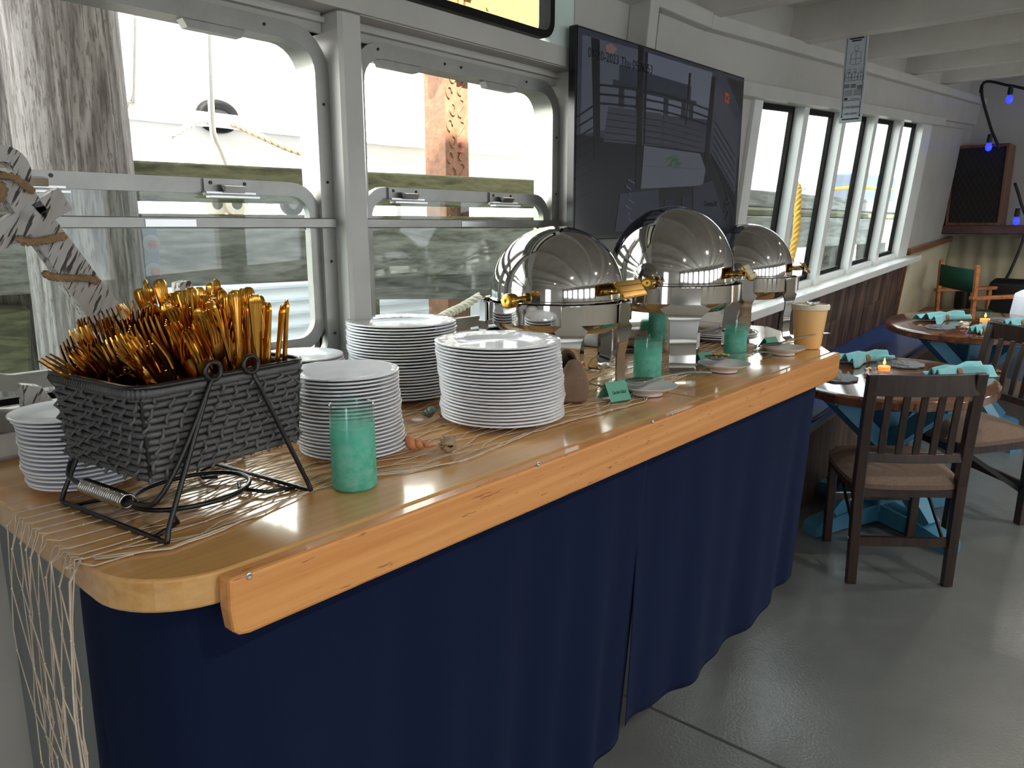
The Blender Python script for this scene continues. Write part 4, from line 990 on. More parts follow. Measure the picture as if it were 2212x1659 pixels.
def card(x, y, rz, w, h, body, lab, spread=.026):
    t = thing('tent_card', lab, 'card', (x, y, CT + .0035), rz, 'folded buffet name cards')
    for s in (-1, 1):
        MB().hexa([(-w / 2, s * spread, 0), (w / 2, s * spread, 0), (w / 2, s * (spread - .0006), 0), (-w / 2, s * (spread - .0006), 0), (-w / 2, 0, h), (w / 2, 0, h), (w / 2, -s * .0006, h), (-w / 2, -s * .0006, h)]).build('card_leaf', 'card_green', t)
    L = math.hypot(spread, h); ang = math.atan2(h, spread)
    M = Matrix.Translation((-.020, -spread * .62 - .0007, h * .37)) @ Matrix.Rotation(ang, 4, 'X')
    text('lettering', body, .0125, M, 'ink', t, shear=.35, sx=.62)
card(1.462, .952, math.radians(-16), .062, .042, 'Garden Salad', 'green folded card lettered in script, beside the first saucer')
card(2.015, 1.005, math.radians(-12), .06, .036, 'Italian Chicken', 'green folded card behind the stained spoon')
card(2.445, .985, math.radians(-14), .06, .036, 'Salmon', 'green folded card behind the farthest saucer')
tb = thing('soup_tub', 'tall translucent tub of orange broth with a lid at the counter end', 'tub', (2.545, .895, CT + .002))
MB().lathe([(0, 0), (.040, 0), (.042, .003), (.0555, .132), (.0555, .134), (0, .134)], 44).build('container', 'amber_broth', tb, smooth='auto')
MB().lathe([(.056, .128), (.0605, .130), (.0615, .142), (.059, .146), (.056, .143), (.05, .1415), (0, .1415)], 44).build('lid', 'cream_plastic', tb, smooth='auto')
rgx = random.Random(8)
MB().sheet([[(-.03 + .085 * i / 8, -.012 + .03 * j / 3, .145 + rgx.uniform(0, .007)) for j in range(4)] for i in range(9)], .0008).build('film', 'clear_film', tb, smooth=True)
cn = thing('fuel_can', 'small white fuel can with blue print behind the middle dish leg', 'can', (2.215, 1.16, CT + .003))
MB().lathe([(0, 0), (.033, 0), (.034, .003), (.034, .012), (.033, .014), (.033, .062), (.034, .064), (.034, .07), (.030, .071), (.030, .066), (0, .066)], 28).build('body', 'steel', cn, smooth='auto')
MB().lathe([(.0334, .014), (.0336, .016), (.0336, .060), (.0334, .062)], 28).build('paper_label', 'can_white', cn, smooth=True)
MB().lathe([(.0338, .020), (.034, .022), (.034, .034), (.0338, .036)], 20, 3.4, 4.3).build('blue_print', 'can_blue', cn, smooth=True)
for k, (x, y) in enumerate(((2.52, 1.20), (2.53, 1.205), (2.525, 1.20))):
    o = link(bpy.data.meshes['dinner_plate'], 'dinner_plate', loc=(x, y, CT + .003 + .007 * k)); tag(o, ('%s plate of the low pile under the farthest chafing dish') % ('lowest', 'middle', 'top')[k], 'plate', 'plates under the farthest dish')
q = (2.46, 1.24, CT + .05); tag(MB().lathe([(0, 0), (.052, 0), (.066, .02), (.066, .028), (.05, .03), (0, .032)], 28).build('steel_bowl', 'chrome', smooth='auto', loc=(2.47, 1.24, CT + .027)), 'low shiny steel bowl on the plates under the farthest dish', 'bowl')
pth = smooth_path([(1.70, 1.44, CT + .01), (1.86, 1.36, CT + .02), (1.98, 1.33, CT + .006), (2.15, 1.37, CT + .006), (2.3, 1.45, CT + .006)], .02)
tag(MB().tube(pth, .005, 8).build('power_cord', 'black_plastic', smooth=True), 'black power cord lying at the back of the counter', 'cord')
tag(MB().bbox(1.98, 2.0, 1.28, 1.385, CT + .002, CT + .125, .003).build('steel_tray', 'steel'), 'flat steel tray standing on edge behind the middle dish', 'tray')

# ---- shells and stone
rk_ = MB(); pts = [(-.035, 0), (-.037, .035), (-.030, .070), (-.010, .098), (.002, .103), (.018, .092), (.034, .062), (.036, .02), (.030, 0)]
rk_.add([(x, -.012 - .004 * math.sin(z * 60), z) for x, z in pts] + [(x * .9, .014, z * .97) for x, z in pts], [tuple(range(9)), tuple(range(17, 8, -1))] + [((i + 1) % 9, i, 9 + i, 9 + (i + 1) % 9) for i in range(9)])
o = rk_.build('stone', 'stone', bevel=.006, smooth=True, loc=(1.372, 1.006, CT + .003)); o.rotation_euler.z = -.72; o.rotation_euler.x = -.05
tag(o, 'pointed brown flat stone standing between plates and first dish leg', 'stone')
def shell(name, mat, x, y, L, r, turns, rz, lab, spikes=0):
    """spiral shell lying on its side"""
    m = MB(); path = []; rad = []; n = 70
    for i in range(n + 1):
        t = i / n; a = t * turns * 2 * PI; rr = r * (1 - t) ** .9 * .34; path.append((L * (t - .35) * .9, rr * math.cos(a), rr * math.sin(a))); rad.append(max(.0006, r * (1 - t) ** .8 * .74))
    m.tube(path, rad, 12)
    for k in range(spikes):
        i = int(k / spikes * n * .75); p = Vector(path[i]); c = Vector((p.x, 0, 0)); d_ = (p - c).normalized(); m.tube([p + d_ * rad[i] * .6, p + d_ * (rad[i] + r * .35)], [r * .10, r * .01], 5)
    o = m.build(name, mat, smooth=True, loc=(x, y, CT + .003 + r * .95)); o.rotation_euler = (0, .12, rz); tag(o, lab, 'shell'); return o
c = pz(902, 978, CT); shell('seashell', 'shell_orange', c.x, c.y, .058, .014, 3.5, -.9, 'orange pointed conch shell beside the salad plates')
c = pz(966, 982, CT); shell('seashell', 'shell_brown', c.x, c.y, .042, .017, 3, 1.2, 'spiky brown murex shell in front of the plate stacks', 22)
c = pz(926, 908, CT); shell('seashell', 'shell_green', c.x, c.y, .028, .014, 2.5, 2.4, 'round grey-green snail shell between the plate stacks')
c = pz(942, 905, CT); shell('seashell', 'shell_brown', c.x + .008, c.y - .012, .022, .007, 3, .4, 'tiny dark brown shell beside the green snail shell')
c = pz(903, 915, CT); tag(MB().lathe([(0, .001), (.008, .002), (.014, .006), (.0145, .0065), (.008, .0035), (0, .0025)], 20).build('seashell', 'shell_white', smooth=True, loc=(c.x, c.y, CT + .003)), 'small white open clam shell near the snail shell', 'shell')
c = pz(1320, 778, CT); o = MB().ball((0, 0, 0), .014, .010, .008, n=14, m=8).build('seashell', 'shell_white', smooth=True, loc=(c.x, c.y, CT + .009)); tag(o, 'smooth white oval shell behind the first chafing dish', 'shell')
c = pz(1312, 792, CT); sf = MB()
for k in range(5):
    a = k * 2 * PI / 5 + .3; sf.tube([(0, 0, .003), (.012 * math.cos(a), .012 * math.sin(a), .004), (.024 * math.cos(a), .024 * math.sin(a), .003)], [.007, .005, .0015], 8)
tag(sf.build('starfish', 'shell_white', smooth=True, loc=(c.x, c.y, CT + .003)), 'small pale starfish on the net behind the first dish', 'starfish')
c = pz(1262, 795, CT); shell('seashell', 'shell_pink', c.x, c.y, .034, .009, 3, .6, 'pink shell on the net behind the first dish leg')
c = pz(1345, 782, CT); shell('seashell', 'shell_pink', c.x, c.y, .034, .009, 3, 2.0, 'pink shell beside the white oval shell')
c = pz(1440, 765, CT); shell('seashell', 'shell_pink', c.x, c.y, .03, .009, 3, 1.0, 'pink shell left of the middle dish front leg')
c = pz(520, 992, CT); shell('seashell', 'shell_pink', c.x, c.y, .04, .010, 3, 1.0, 'pink shell lying behind the wicker basket rack')
c = pz(600, 975, CT); shell('seashell', 'shell_orange', c.x, c.y, .045, .010, 3, .2, 'orange shell between the basket and the salad plates')
c = pz(1492, 828, CT + .01); cl = MB(); rgx = random.Random(4)
cl.sheet([[(c.x + .012 * math.cos(6.28 * j / 9) * (1 + rgx.uniform(-.3, .3)), c.y + .012 * math.sin(6.28 * j / 9) * (1 + rgx.uniform(-.3, .3)), CT + .003 + .012 * i + rgx.uniform(0, .004)) for j in range(10)] for i in range(4)], .0006)
tag(cl.build('plastic_cup', 'cup_glass'), 'crumpled clear plastic cup at the middle dish front leg', 'cup')

# ---- fishing net spread along the counter, hanging over the left end
def lerp_tab(tab, x):
    if x <= tab[0][0]: return tab[0][1]
    for (a, va), (b, vb) in zip(tab, tab[1:]):
        if x <= b: return va + (vb - va) * (x - a) / (b - a)
    return tab[-1][1]
YF = [(.30, .955), (.39, .902), (.523, .925), (.672, .965), (.786, .913), (.891, .880), (1.114, .912), (1.264, .905), (1.49, .882), (1.62, .95), (2.0, .97), (2.3, .98), (2.6, 1.03)]
YBk = [(.30, 1.19), (.375, 1.21), (.476, 1.21), (.7, 1.24), (.9, 1.25), (1.2, 1.27), (1.6, 1.27), (2.1, 1.25), (2.75, 1.24)]
def netpt(s, v, rg_):
    if s < 0:
        t = -s / .62; y0 = .955 + .0 * t; y1 = 1.19 - .10 * t ** 1.5
        gx = .010 * math.sin(v * 19 + s * 7) * min(1, t * 3)
        return Vector((.291 - .006 * min(1, t * 8) + gx - .004, y0 + (y1 - y0) * v + .012 * math.sin(s * 30 + v * 9) * t, CT + .002 + s))
    x = .30 + s; y0, y1 = lerp_tab(YF, x), lerp_tab(YBk, x)
    return Vector((x, y0 + (y1 - y0) * v, CT + .0022))
net = MB(); rg = random.Random(21); K = 19; knots = {}
DS = .085
S = [-.62 + DS * i for i in range(int((2.32 + .62) / DS))]
def kn(i, k):
    if (i, k) not in knots:
        s = S[i] + rg.uniform(-.022, .022); v = (k + rg.uniform(-.22, .22)) / K; v = min(1, max(0, v)); knots[(i, k)] = netpt(s, v, rg)
    return knots[(i, k)]
for i in range(len(S) - 1):
    for k in range(K + 1):
        if (i + k) % 2: continue
        for dk in (-1, 1):
            if not 0 <= k + dk <= K: continue
            if rg.random() < .06: continue
            a, b = kn(i, k), kn(i + 1, k + dk)
            if (a.z < CT - .01) != (b.z < CT - .01) or (a.x < .302) != (b.x < .302):
                mid = Vector((.2945, (a.y + b.y) / 2, CT + .004)); net.tube([a, Vector((.293, a.y * .7 + b.y * .3, CT - .004)), mid, Vector((.304, b.y, CT + .003)), b], .0011, 4, cap=False); continue
            lat = Vector((-(b - a).y, (b - a).x, 0)); lat = lat.normalized() if lat.length > 1e-6 else Vector((0, 1, 0)); w = rg.uniform(-.006, .006)
            if a.z < CT - .01: lat = Vector((rg.uniform(-.3, .3), 1, 0))
            net.tube([a, a.lerp(b, .33) + lat * w + Vector((0, 0, .001)), a.lerp(b, .68) + lat * w * .6, b], .0011, 4, cap=False)
for (i, k), p in knots.items(): net.ball(p, .0022, n=5, m=3)
for v in (0.0, .012):
    path = [netpt(s, v, rg) + Vector((0, rg.uniform(-.003, .003), rg.uniform(0, .002))) for s in [.012 + .025 * i for i in range(88)]]
    net.tube(path, .0014, 5)
    net.tube([netpt(-.6 + .025 * i, v + .01, rg) for i in range(25)], .0013, 5)
for k in range(26):    # bunched, tangled lower end
    y = rg.uniform(.95, 1.09); net.tube(smooth_path([(.280 + rg.uniform(-.012, .012), y + rg.uniform(-.03, .03), CT - .50 - .035 * j + rg.uniform(-.01, .01)) for j in range(6)], .02), .0010, 4, cap=False)
o = net.build('fishing_net', 'twine', smooth=True); tag(o, 'cream knotted fishing net spread along the counter and hanging over its end', 'net')

# ================================================================== TELEVISION AND SIGN
tv = thing('television', 'large flat television showing a deck camera view, on the wall above the dishes', 'television')
YT = 1.41
TLx, TRx = py_(1245, 60, YT).x, py_(1612, 160, YT - .03).x
TZ1 = py_(1245, 52, YT).z; TW = TRx - TLx; TH = TW * .565; TZ0 = TZ1 - TH
TVM = Matrix.Translation((TLx, YT, TZ0)) @ Matrix.Rotation(-.022, 4, 'Z')
def tvp(mb, name, mat, parent=None, **kw):
    mb.xf(TVM); return mb.build(name, mat, parent or tv, **kw)
tvp(MB().bbox(0, TW, 0, .028, 0, TH, .002), 'case', 'tv_bezel', bevel=0)
tvp(MB().box(.2, TW - .2, .028, .07, .12, TH - .12), 'rear_housing', 'tv_bezel')
tvp(MB().box(TW * .4, TW * .6, .07, .30, .25, TH - .2), 'wall_mount', 'tv_bezel')
scr = tvp(MB().box(.006, TW - .006, -.0012, .001, .012, TH - .006), 'screen', 'screen_black')
pic = MB(); pcol = []
def poly(pts, rgb):      # u to the right, v downwards, 0..1 on the screen
    n = len(pts); lay = -.0014 - .00001 * len(pcol)
    pic.add([(.006 + u * (TW - .012), lay, TH - .006 - v * (TH - .018)) for u, v in pts], [tuple(range(n - 1, -1, -1))]); pcol.append(lin(rgb))
def bar(u0, v0, u1, v1, w, rgb):
    dx, dy = u1 - u0, v1 - v0; L = math.hypot(dx, dy); nx, ny = -dy / L * w / 2, dx / L * w / 2
    poly([(u0 + nx, v0 + ny), (u1 + nx, v1 + ny), (u1 - nx, v1 - ny), (u0 - nx, v0 - ny)], rgb)
poly([(0, .0), (1, 0), (1, .55), (0, .55)], (46, 50, 62)); poly([(0, .5), (1, .5), (1, 1), (0, 1)], (17, 20, 30))
poly([(.02, .03), (.30, .02), (.30, .40), (.02, .50)], (74, 80, 92)); poly([(.34, .02), (.76, .02), (.74, .30), (.34, .34)], (92, 98, 112))
poly([(.78, .05), (.98, .30), (.98, .75), (.78, .50)], (56, 60, 70)); poly([(.86, .02), (1, .02), (1, .22)], (22, 23, 30))
poly([(.20, .12), (.62, .13), (.62, .21), (.20, .21)], (40, 46, 58)); poly([(.17, .20), (.66, .21), (.66, .235), (.17, .235)], (34, 40, 52))
for u in (.20, .29, .45, .56, .61): poly([(u, .23), (u + .03, .23), (u + .03, .33), (u, .33)], (30, 34, 44))
poly([(.15, .34), (.44, .32), (.44, .50), (.13, .52)], (54, 57, 66)); poly([(.455, .32), (.70, .35), (.73, .50), (.455, .50)], (52, 55, 64))
for k in range(5):
    v = .36 + .033 * k; bar(.14, v + .012, .44, v, .005, (26, 28, 36)); bar(.455, v, .71, v + .018, .005, (26, 28, 36))
for k in range(3):
    v = .245 + .045 * k; pts = [(.09 + .68 * t, v - .028 * math.sin(PI * t)) for t in [j / 8 for j in range(9)]]
    for a, b in zip(pts, pts[1:]): bar(*a, *b, .011, (16, 17, 24))
poly([(.06, .03), (.10, .03), (.115, .60), (.085, .60)], (14, 14, 20)); poly([(.295, .0), (.325, .0), (.335, .74), (.305, .74)], (9, 9, 14))
poly([(.335, .02), (.35, .02), (.35, .5), (.342, .5)], (14, 14, 20)); poly([(.60, .06), (.615, .06), (.60, .36), (.59, .36)], (14, 14, 20)); poly([(.755, .04), (.785, .04), (.76, .55), (.73, .55)], (12, 12, 18))
for k in range(9): bar(.0, .42 + .05 * k, .10, .33 + .055 * k, .008, (14, 15, 22))
for k in range(12): bar(.78 + .018 * k, .5 + .02 * k, .99, .86 + .02 * k, .006, (14, 15, 22))
for k in range(6): bar(.79, .30 + .045 * k, .97, .50 + .05 * k, .006, (18, 19, 26))
poly([(.345, .51), (.70, .51), (.745, .60), (.73, .70), (.335, .745)], (84, 88, 98)); bar(.34, .62, .735, .60, .003, (60, 62, 80))
poly([(.22, .78), (.44, .74), (.45, .98), (.20, .98)], (44, 48, 62)); poly([(.66, .72), (.80, .66), (.93, .96), (.68, .98)], (40, 44, 58))
poly([(.48, .80), (.54, .79), (.55, .92), (.475, .93)], (30, 32, 48)); poly([(.59, .78), (.65, .77), (.67, .92), (.595, .93)], (30, 32, 48))
rg = random.Random(6)
for k in range(60):
    a = rg.uniform(0, 6.28); r = rg.uniform(.005, .042); u, v = .525 + r * math.cos(a), .575 + r * .9 * math.sin(a); bar(u, v, u + rg.uniform(-.02, .02), v + rg.uniform(-.02, .02), .004, (44, 84, 40))
for k in range(26):
    u, v = .915 + rg.uniform(-.012, .02), .80 + rg.uniform(-.09, .10); bar(u, v, u + rg.uniform(-.015, .015), v + rg.uniform(.01, .03), .004, (20, 40, 30))
poly([(.855, .11), (.89, .12), (.89, .18), (.855, .17)], (150, 66, 48)); bar(.862, .13, .884, .165, .006, (60, 20, 16)); bar(.884, .13, .862, .16, .006, (60, 20, 16))
for k in range(7):
    a = .70 + .035 * k; bar(.26 - .012 * math.sin(k * 2), a, .285 + .012 * math.cos(k * 2), a + .02, .010, (66, 70, 92))
poly([(.125, .05), (.155, .03), (.185, .05), (.165, .08), (.135, .08)], (120, 96, 90))
pic.xf(TVM); po = pic.build('camera_picture', 'screen_picture', scr)
ca = po.data.color_attributes.new('pic', 'FLOAT_COLOR', 'CORNER')
for pgi, pg in enumerate(po.data.polygons):
    for li in pg.loop_indices: ca.data[li].color = (*pcol[pgi], 1)
def scrtext(body, u, v, size, sx=1.0):
    M = TVM @ Matrix.Translation((.006 + u * (TW - .012), -.0032, TH - .006 - v * (TH - .018))) @ Matrix.Rotation(PI / 2, 4, 'X')
    text('caption', body, size, M, 'ink', scr, sx=sx)
scrtext('07-20-2023 Thu 09:26:53', .045, .125, .040, .88); scrtext('Camera 01', .745, .825, .028, .85)

sg = thing('life_jacket_sign', 'narrow white life jacket notice hanging from the ceiling beam', 'sign')
XS_ = 4.037; a = px_(1828, 82, XS_); b = px_(1855, 261, XS_)
sy0, sy1, sz0, sz1 = 1.354, 1.249, b.z - .005, a.z + .05
MB().box(XS_, XS_ + .006, sy1, sy0, sz0, sz1).build('board', 'sign_white', sg)
def sbar(u0, u1, v0, v1, mat='ink'):      # u from the left edge, v from the bottom, metres
    MB().box(XS_ - .0012, XS_, sy0 - u1, sy0 - u0, sz0 + v0, sz0 + v1).build('printed_line', mat, sg)
WS, HS = .105, sz1 - sz0
sbar(.008, .0095, .105, HS - .01); sbar(WS - .0095, WS - .008, .105, HS - .01); sbar(.008, WS - .008, .103, .105); sbar(.012, WS - .012, .014, .020)
sbar(.010, .012, .03, .098); sbar(WS - .012, WS - .010, .03, .098); sbar(.008, .014, .026, .034); sbar(WS - .014, WS - .008, .026, .034)
for (u0, u1, v0) in ((.03, .075, .395), (.02, .085, .385), (.03, .075, .375)): sbar(u0, u1, v0, v0 + .006)
for (u0, v0) in ((.012, .165), (.042, .163), (.072, .155)):
    for k in range(3): sbar(u0, u0 + .024, v0 + k * .006, v0 + k * .006 + .003)
for u0 in (.014, .058):
    for k in range(6): sbar(u0, u0 + .038, .125 + k * .005, .125 + k * .005 + .0025, 'sign_grey')
sbar(.016, .032, .108, .118); sbar(.045, .085, .110, .112)
def figure(u, v, s):     # outline figure in a life jacket
    m = MB(); P = lambda du, dv: (XS_ - .0006, sy0 - u - du * s, sz0 + v + dv * s)
    m.tube([P(.12 * math.cos(t), .86 + .14 * math.sin(t)) for t in [6.283 * j / 12 for j in range(12)]], .0007, 4, closed=True)
    m.tube([P(*p) for p in ((-.08, .70), (-.26, .62), (-.30, .10), (-.20, 0), (.20, 0), (.30, .10), (.26, .62), (.08, .70))], .0007, 4, closed=True)
    m.tube([P(-.05, .68), P(0, .42), P(.05, .68)], .0007, 4); m.tube([P(0, .42), P(0, .02)], .0007, 4); m.tube([P(-.28, .3), P(.28, .3)], .0009, 4)
    m.build('printed_figure', 'ink', sg)
figure(.055, .27, .085); figure(.028, .195, .055); figure(.056, .195, .055); figure(.084, .195, .05)
SM = Matrix.Translation((XS_ - .0004, sy0 - WS / 2, sz0)) @ Matrix(((0, 0, -1, 0), (-1, 0, 0, 0), (0, 1, 0, 0), (0, 0, 0, 1)))
text('lettering', '25 Child Life Jackets', .0165, SM @ Matrix.Translation((0, .068, .001)), 'ink', sg, align='CENTER', sx=.60)
text('lettering', 'under cushions', .0165, SM @ Matrix.Translation((0, .038, .001)), 'ink', sg, align='CENTER', sx=.60)

# ================================================================== BENCH, TABLES, CHAIRS
bn = thing('bench', 'dark wooden wall bench under the narrow windows', 'bench')
slopebox(MB(), 3.15, 8.1, 1.30, 1.74, 0.0, .42).build('bench_box', 'plank_wood', bn)
slopebox(MB(), 3.12, 8.1, 1.285, 1.75, .42, .44).build('bench_top', 'rail_wood', bn)
k = 0
for (x0, x1) in ((3.10, 4.72), (4.74, 7.05)):
    m = MB(); z0, z1 = .44, .505; bv = .018; y0, y1 = 1.262, 1.752; pts = []
    for z, i in ((z0, bv), (z0 + bv, 0), (z1 - bv, 0), (z1 - bv * .3, bv * .3), (z1, bv)):
        for x, y in ((x0 + i, y0 + i), (x1 - i, y0 + i), (x1 - i, y1 - i), (x0 + i, y1 - i)): pts.append((x, y, z + rise(x)))
    m.add(pts, [(3, 2, 1, 0), (16, 17, 18, 19)] + [(r * 4 + j, r * 4 + (j + 1) % 4, r * 4 + 4 + (j + 1) % 4, r * 4 + 4 + j) for r in range(4) for j in range(4)])
    c_ = thing('bench_cushion', ('blue vinyl bench cushion behind the near table', 'long blue vinyl bench cushion behind the far table')[k], 'cushion', group='bench cushions')
    m.build('pad', 'blue_vinyl', c_, bevel=.006)
    MB().tube([(x0 + .01, y0 + .004, z1 - .012 + rise(x0)), (x1 - .01, y0 + .004, z1 - .012 + rise(x1))], .006, 8).build('piping', 'blue_piping', c_, smooth=True)
    k += 1
def round_table(x, y, R, lab, rz):
    t = thing('round_table', lab, 'table', (x, y, rise(x)), rz, 'round pedestal tables', SL)
    MB().lathe([(0, .690), (R - .012, .690), (R, .698), (R, .730), (R - .008, .738), (R - .02, .740), (0, .740)], 64).build('tabletop', 'table_wood', t, smooth='auto')
    MB().bbox(-.055, .055, -.055, .055, .06, .69, .006).build('pedestal', 'table_blue', t)
    for k in range(4):
        a = k * PI / 2; e = Vector((math.cos(a), math.sin(a), 0)); s = Vector((-e.y, e.x, 0))
        MB().loft([(e * r + Vector((0, 0, z)), s * .045, Vector((0, 0, h))) for r, z, h in ((.03, .055, .045), (.26, .050, .040), (.40, .034, .034), (.43, .022, .022))]).build('foot', 'table_blue', t)
        MB().obox(e * .30 + Vector((0, 0, .085)), e * .045 + Vector((0, 0, .33)), .07, .07).build('lower_brace', 'table_blue', t)
        MB().obox(e * .045 + Vector((0, 0, .42)), e * .32 + Vector((0, 0, .67)), .075, .075).build('upper_brace', 'table_blue', t)
        MB().obox(e * .02 + Vector((0, 0, .670)), e * .36 + Vector((0, 0, .670)), .07, .04).build('top_arm', 'table_blue', t)
    return t
T1 = (3.93, .965); T2 = (5.62, .93)
round_table(*T1, .46, 'round dark wood table with blue pedestal nearest the counter', math.radians(-28))
round_table(*T2, .50, 'round dark wood table with blue pedestal farther back', math.radians(-35))
def chair(x, y, face, lab):
    t = thing('dining_chair', lab, 'chair', (x, y, rise(x)), face - PI / 2, 'dark wooden dining chairs', SL)
    t.scale = (1, 1, 1.06); w = .195
    for s in (-1, 1):     # rear leg and back post in one bent timber
        MB().loft([((s * w * f, yy, z), (.020, 0, 0), (0, h, 0)) for z, yy, h, f in ((0, -.19, .017, .98), (.43, -.205, .021, 1.0), (.50, -.212, .021, 1.0), (.70, -.240, .019, 1.0), (.885, -.275, .016, 1.0))]).build('rear_post', 'dark_walnut', t, bevel=.004)
        MB().loft([((s * (w - .01), yy, z), (.018, 0, 0), (0, .018, 0)) for z, yy in ((0, .215), (.43, .185))]).build('front_leg', 'dark_walnut', t, bevel=.004)
        MB().obox((s * w, -.19, .40), (s * w, .19, .40), .022, .05).build('side_rail', 'dark_walnut', t)
        MB().obox((s * (w - .022), -.185, .16), (s * (w - .022), .12, .36), .006, .02).build('folding_brace', 'black_plastic', t)
        for z in (.20, .36): MB().ball((s * (w + .021), -.197, z), .006, n=8, m=5).build('bolt', 'bright_aluminium', t)
    top = [(-w + .39 * i / 10, -.268 - .022 * math.sin(PI * i / 10), 0) for i in range(11)]
    MB().loft([((px, py + .002, .842), (0, .010, 0), (0, .003, .040)) for px, py, _ in top]).build('top_rail', 'dark_walnut', t, bevel=.002)
    low = [(-w + .39 * i / 8, -.222 - .016 * math.sin(PI * i / 8), 0) for i in range(9)]
    MB().loft([((px, py, .548), (0, .010, 0), (0, .003, .017)) for px, py, _ in low]).build('lower_rail', 'dark_walnut', t, bevel=.002)
    for k in range(5):
        xx = -.128 + .064 * k; o1 = .016 * math.cos(xx / w * PI / 2); o2 = .022 * math.cos(xx / w * PI / 2)
        MB().loft([((xx, -.222 - o1, .56), (.0135, 0, 0), (0, .006, 0)), ((xx, -.236 - o1, .66), (.0135, 0, 0), (0, .006, 0)), ((xx, -.262 - o2, .81), (.0135, 0, 0), (0, .006, 0))]).build('slat', 'dark_walnut', t, bevel=.002)
    MB().obox((-w, -.195, .405), (w, -.195, .405), .02, .055).build('rear_apron', 'dark_walnut', t)
    MB().obox((-w, .20, .405), (w, .20, .405), .02, .055).build('front_apron', 'dark_walnut', t)
    MB().obox((-w, -.192, .185), (w, -.192, .185), .016, .038).build('rear_stretcher', 'dark_walnut', t)
    MB().obox((-w, .203, .22), (w, .203, .22), .016, .03).build('front_stretcher', 'dark_walnut', t)
    g = []
    for i in range(13):
        row = []
        for j in range(13):
            u, v = -1 + i / 6, -1 + j / 6; e = max(0, 1 - max(abs(u), abs(v)) ** 6); rr = (1 - .12 * (abs(u) * abs(v)) ** 3); row.append((u * (w + .022 + .012 * (v + 1) / 2) * rr, v * .225 * rr, .432 + .038 * e + .010 * (1 - u * u) * (1 - v * v)))
        g.append(row)
    g = [[Vector(p) for p in row] for row in g]
    sm_ = MB().sheet(g, None); bt_ = MB()
    bt_.prism([(p.x, p.y) for p in ([g[i][0] for i in range(13)] + [g[12][j] for j in range(1, 13)] + [g[i][12] for i in range(11, -1, -1)] + [g[0][j] for j in range(11, 0, -1)])], .415, .434)
    sm_.add(bt_.v, bt_.f); sm_.build('seat', 'seat_fabric', t, smooth='auto')
    return t
rl, rr_ = deck(1840, 1258, 0), deck(2040, 1264, 0); mid = (rl + rr_) / 2; ax = (rr_ - rl).normalized(); fc = Vector((-ax.y, ax.x, 0))
chair(mid.x + fc.x * .19, mid.y + fc.y * .19, math.atan2(fc.y, fc.x), 'dark slat-back dining chair with brown seat in front of the near table')
rl, rr_ = deck(2195, 1128, 0), deck(2078, 1070, 0); mid = (rl + rr_) / 2; ax = (rr_ - rl).normalized(); fc = Vector((-ax.y, ax.x, 0))
chair(mid.x + fc.x * .19, mid.y + fc.y * .19, math.atan2(fc.y, fc.x), 'dark slat-back dining chair at the picture edge, right of the near table')

def napkin(px, py, rz, L, lab, seed, wide=.075, fan=1.0):
    p = deck(px, py, .742); t = thing('napkin', lab, 'napkin', p, rz, 'teal napkins in rope rings', SL); rg_ = random.Random(seed); g = []; ph = rg_.uniform(0, 6)
    for i in range(29):
        u = -1 + i / 14; e = abs(u + .05); w = .016 + (wide if u > 0 else wide * .62) * min(1, e * 1.25) ** 1.1; row = []
        for j in range(21):
            s = -1 + j / 10; fold = .017 * math.sin(s * 9 + ph + u) * min(1, e * 2.5); hgt = .050 * (1 - s * s) * (1 - .45 * e) + fold + .012 * (1 if u > 0 else .3) * e * fan
            row.append((u * L / 2 + (.02 * s * s * (1 if u > 0 else -.5)), s * w, max(.003, hgt + .004)))
        g.append(row)
    MB().sheet(g, .002).build('cloth', 'napkin', t, smooth=True)
    m = MB()
    for k in range(3): m.tube([(-.012 + .009 * k, .021 * math.cos(a), .019 + .019 * math.sin(a)) for a in [6.283 * j / 18 for j in range(18)]], .0055, 6, closed=True)
    m.build('rope_ring', 'jute', t, smooth=True)
napkin(1868, 782, math.radians(152), .27, 'teal napkin in a rope ring on the near table, beside the counter', 1, .07)
napkin(2068, 812, math.radians(-35), .27, 'teal napkin in a rope ring hanging past the near table edge', 2, .07)
napkin(1962, 842, math.radians(-60), .22, 'teal napkin seen through the near chair back', 3, .05, .2)
napkin(2040, 692, math.radians(150), .30, 'teal napkin in a rope ring at the bench side of the far table', 4, .085)
napkin(2120, 718, math.radians(-20), .16, 'folded teal napkin lying at the front of the far table', 5, .05, .1)
napkin(2205, 705, math.radians(-30), .22, 'teal napkin at the right picture edge on the far table', 6, .07)
def votive(px, py, lab):
    t = thing('votive_candle', lab, 'candle', deck(px, py, .741), 0, 'lit votive candles', SL)
    MB().lathe([(0, .002), (.030, .002), (.034, .07), (.0325, .07), (.029, .006), (0, .006)], 24).build('glass', 'cup_glass', t, smooth='auto')
    MB().lathe([(0, .007), (.028, .007), (.029, .028), (0, .028)], 20).build('wax', 'candle_wax', t, smooth='auto')
    MB().lathe([(0, .036), (.005, .042), (.006, .048), (.002, .060), (0, .066)], 10).build('flame', 'candle_flame', t, smooth=True)
votive(1909, 803, 'lit votive candle in a glass on the near table'); votive(2127, 698, 'lit votive candle in a glass on the far table')
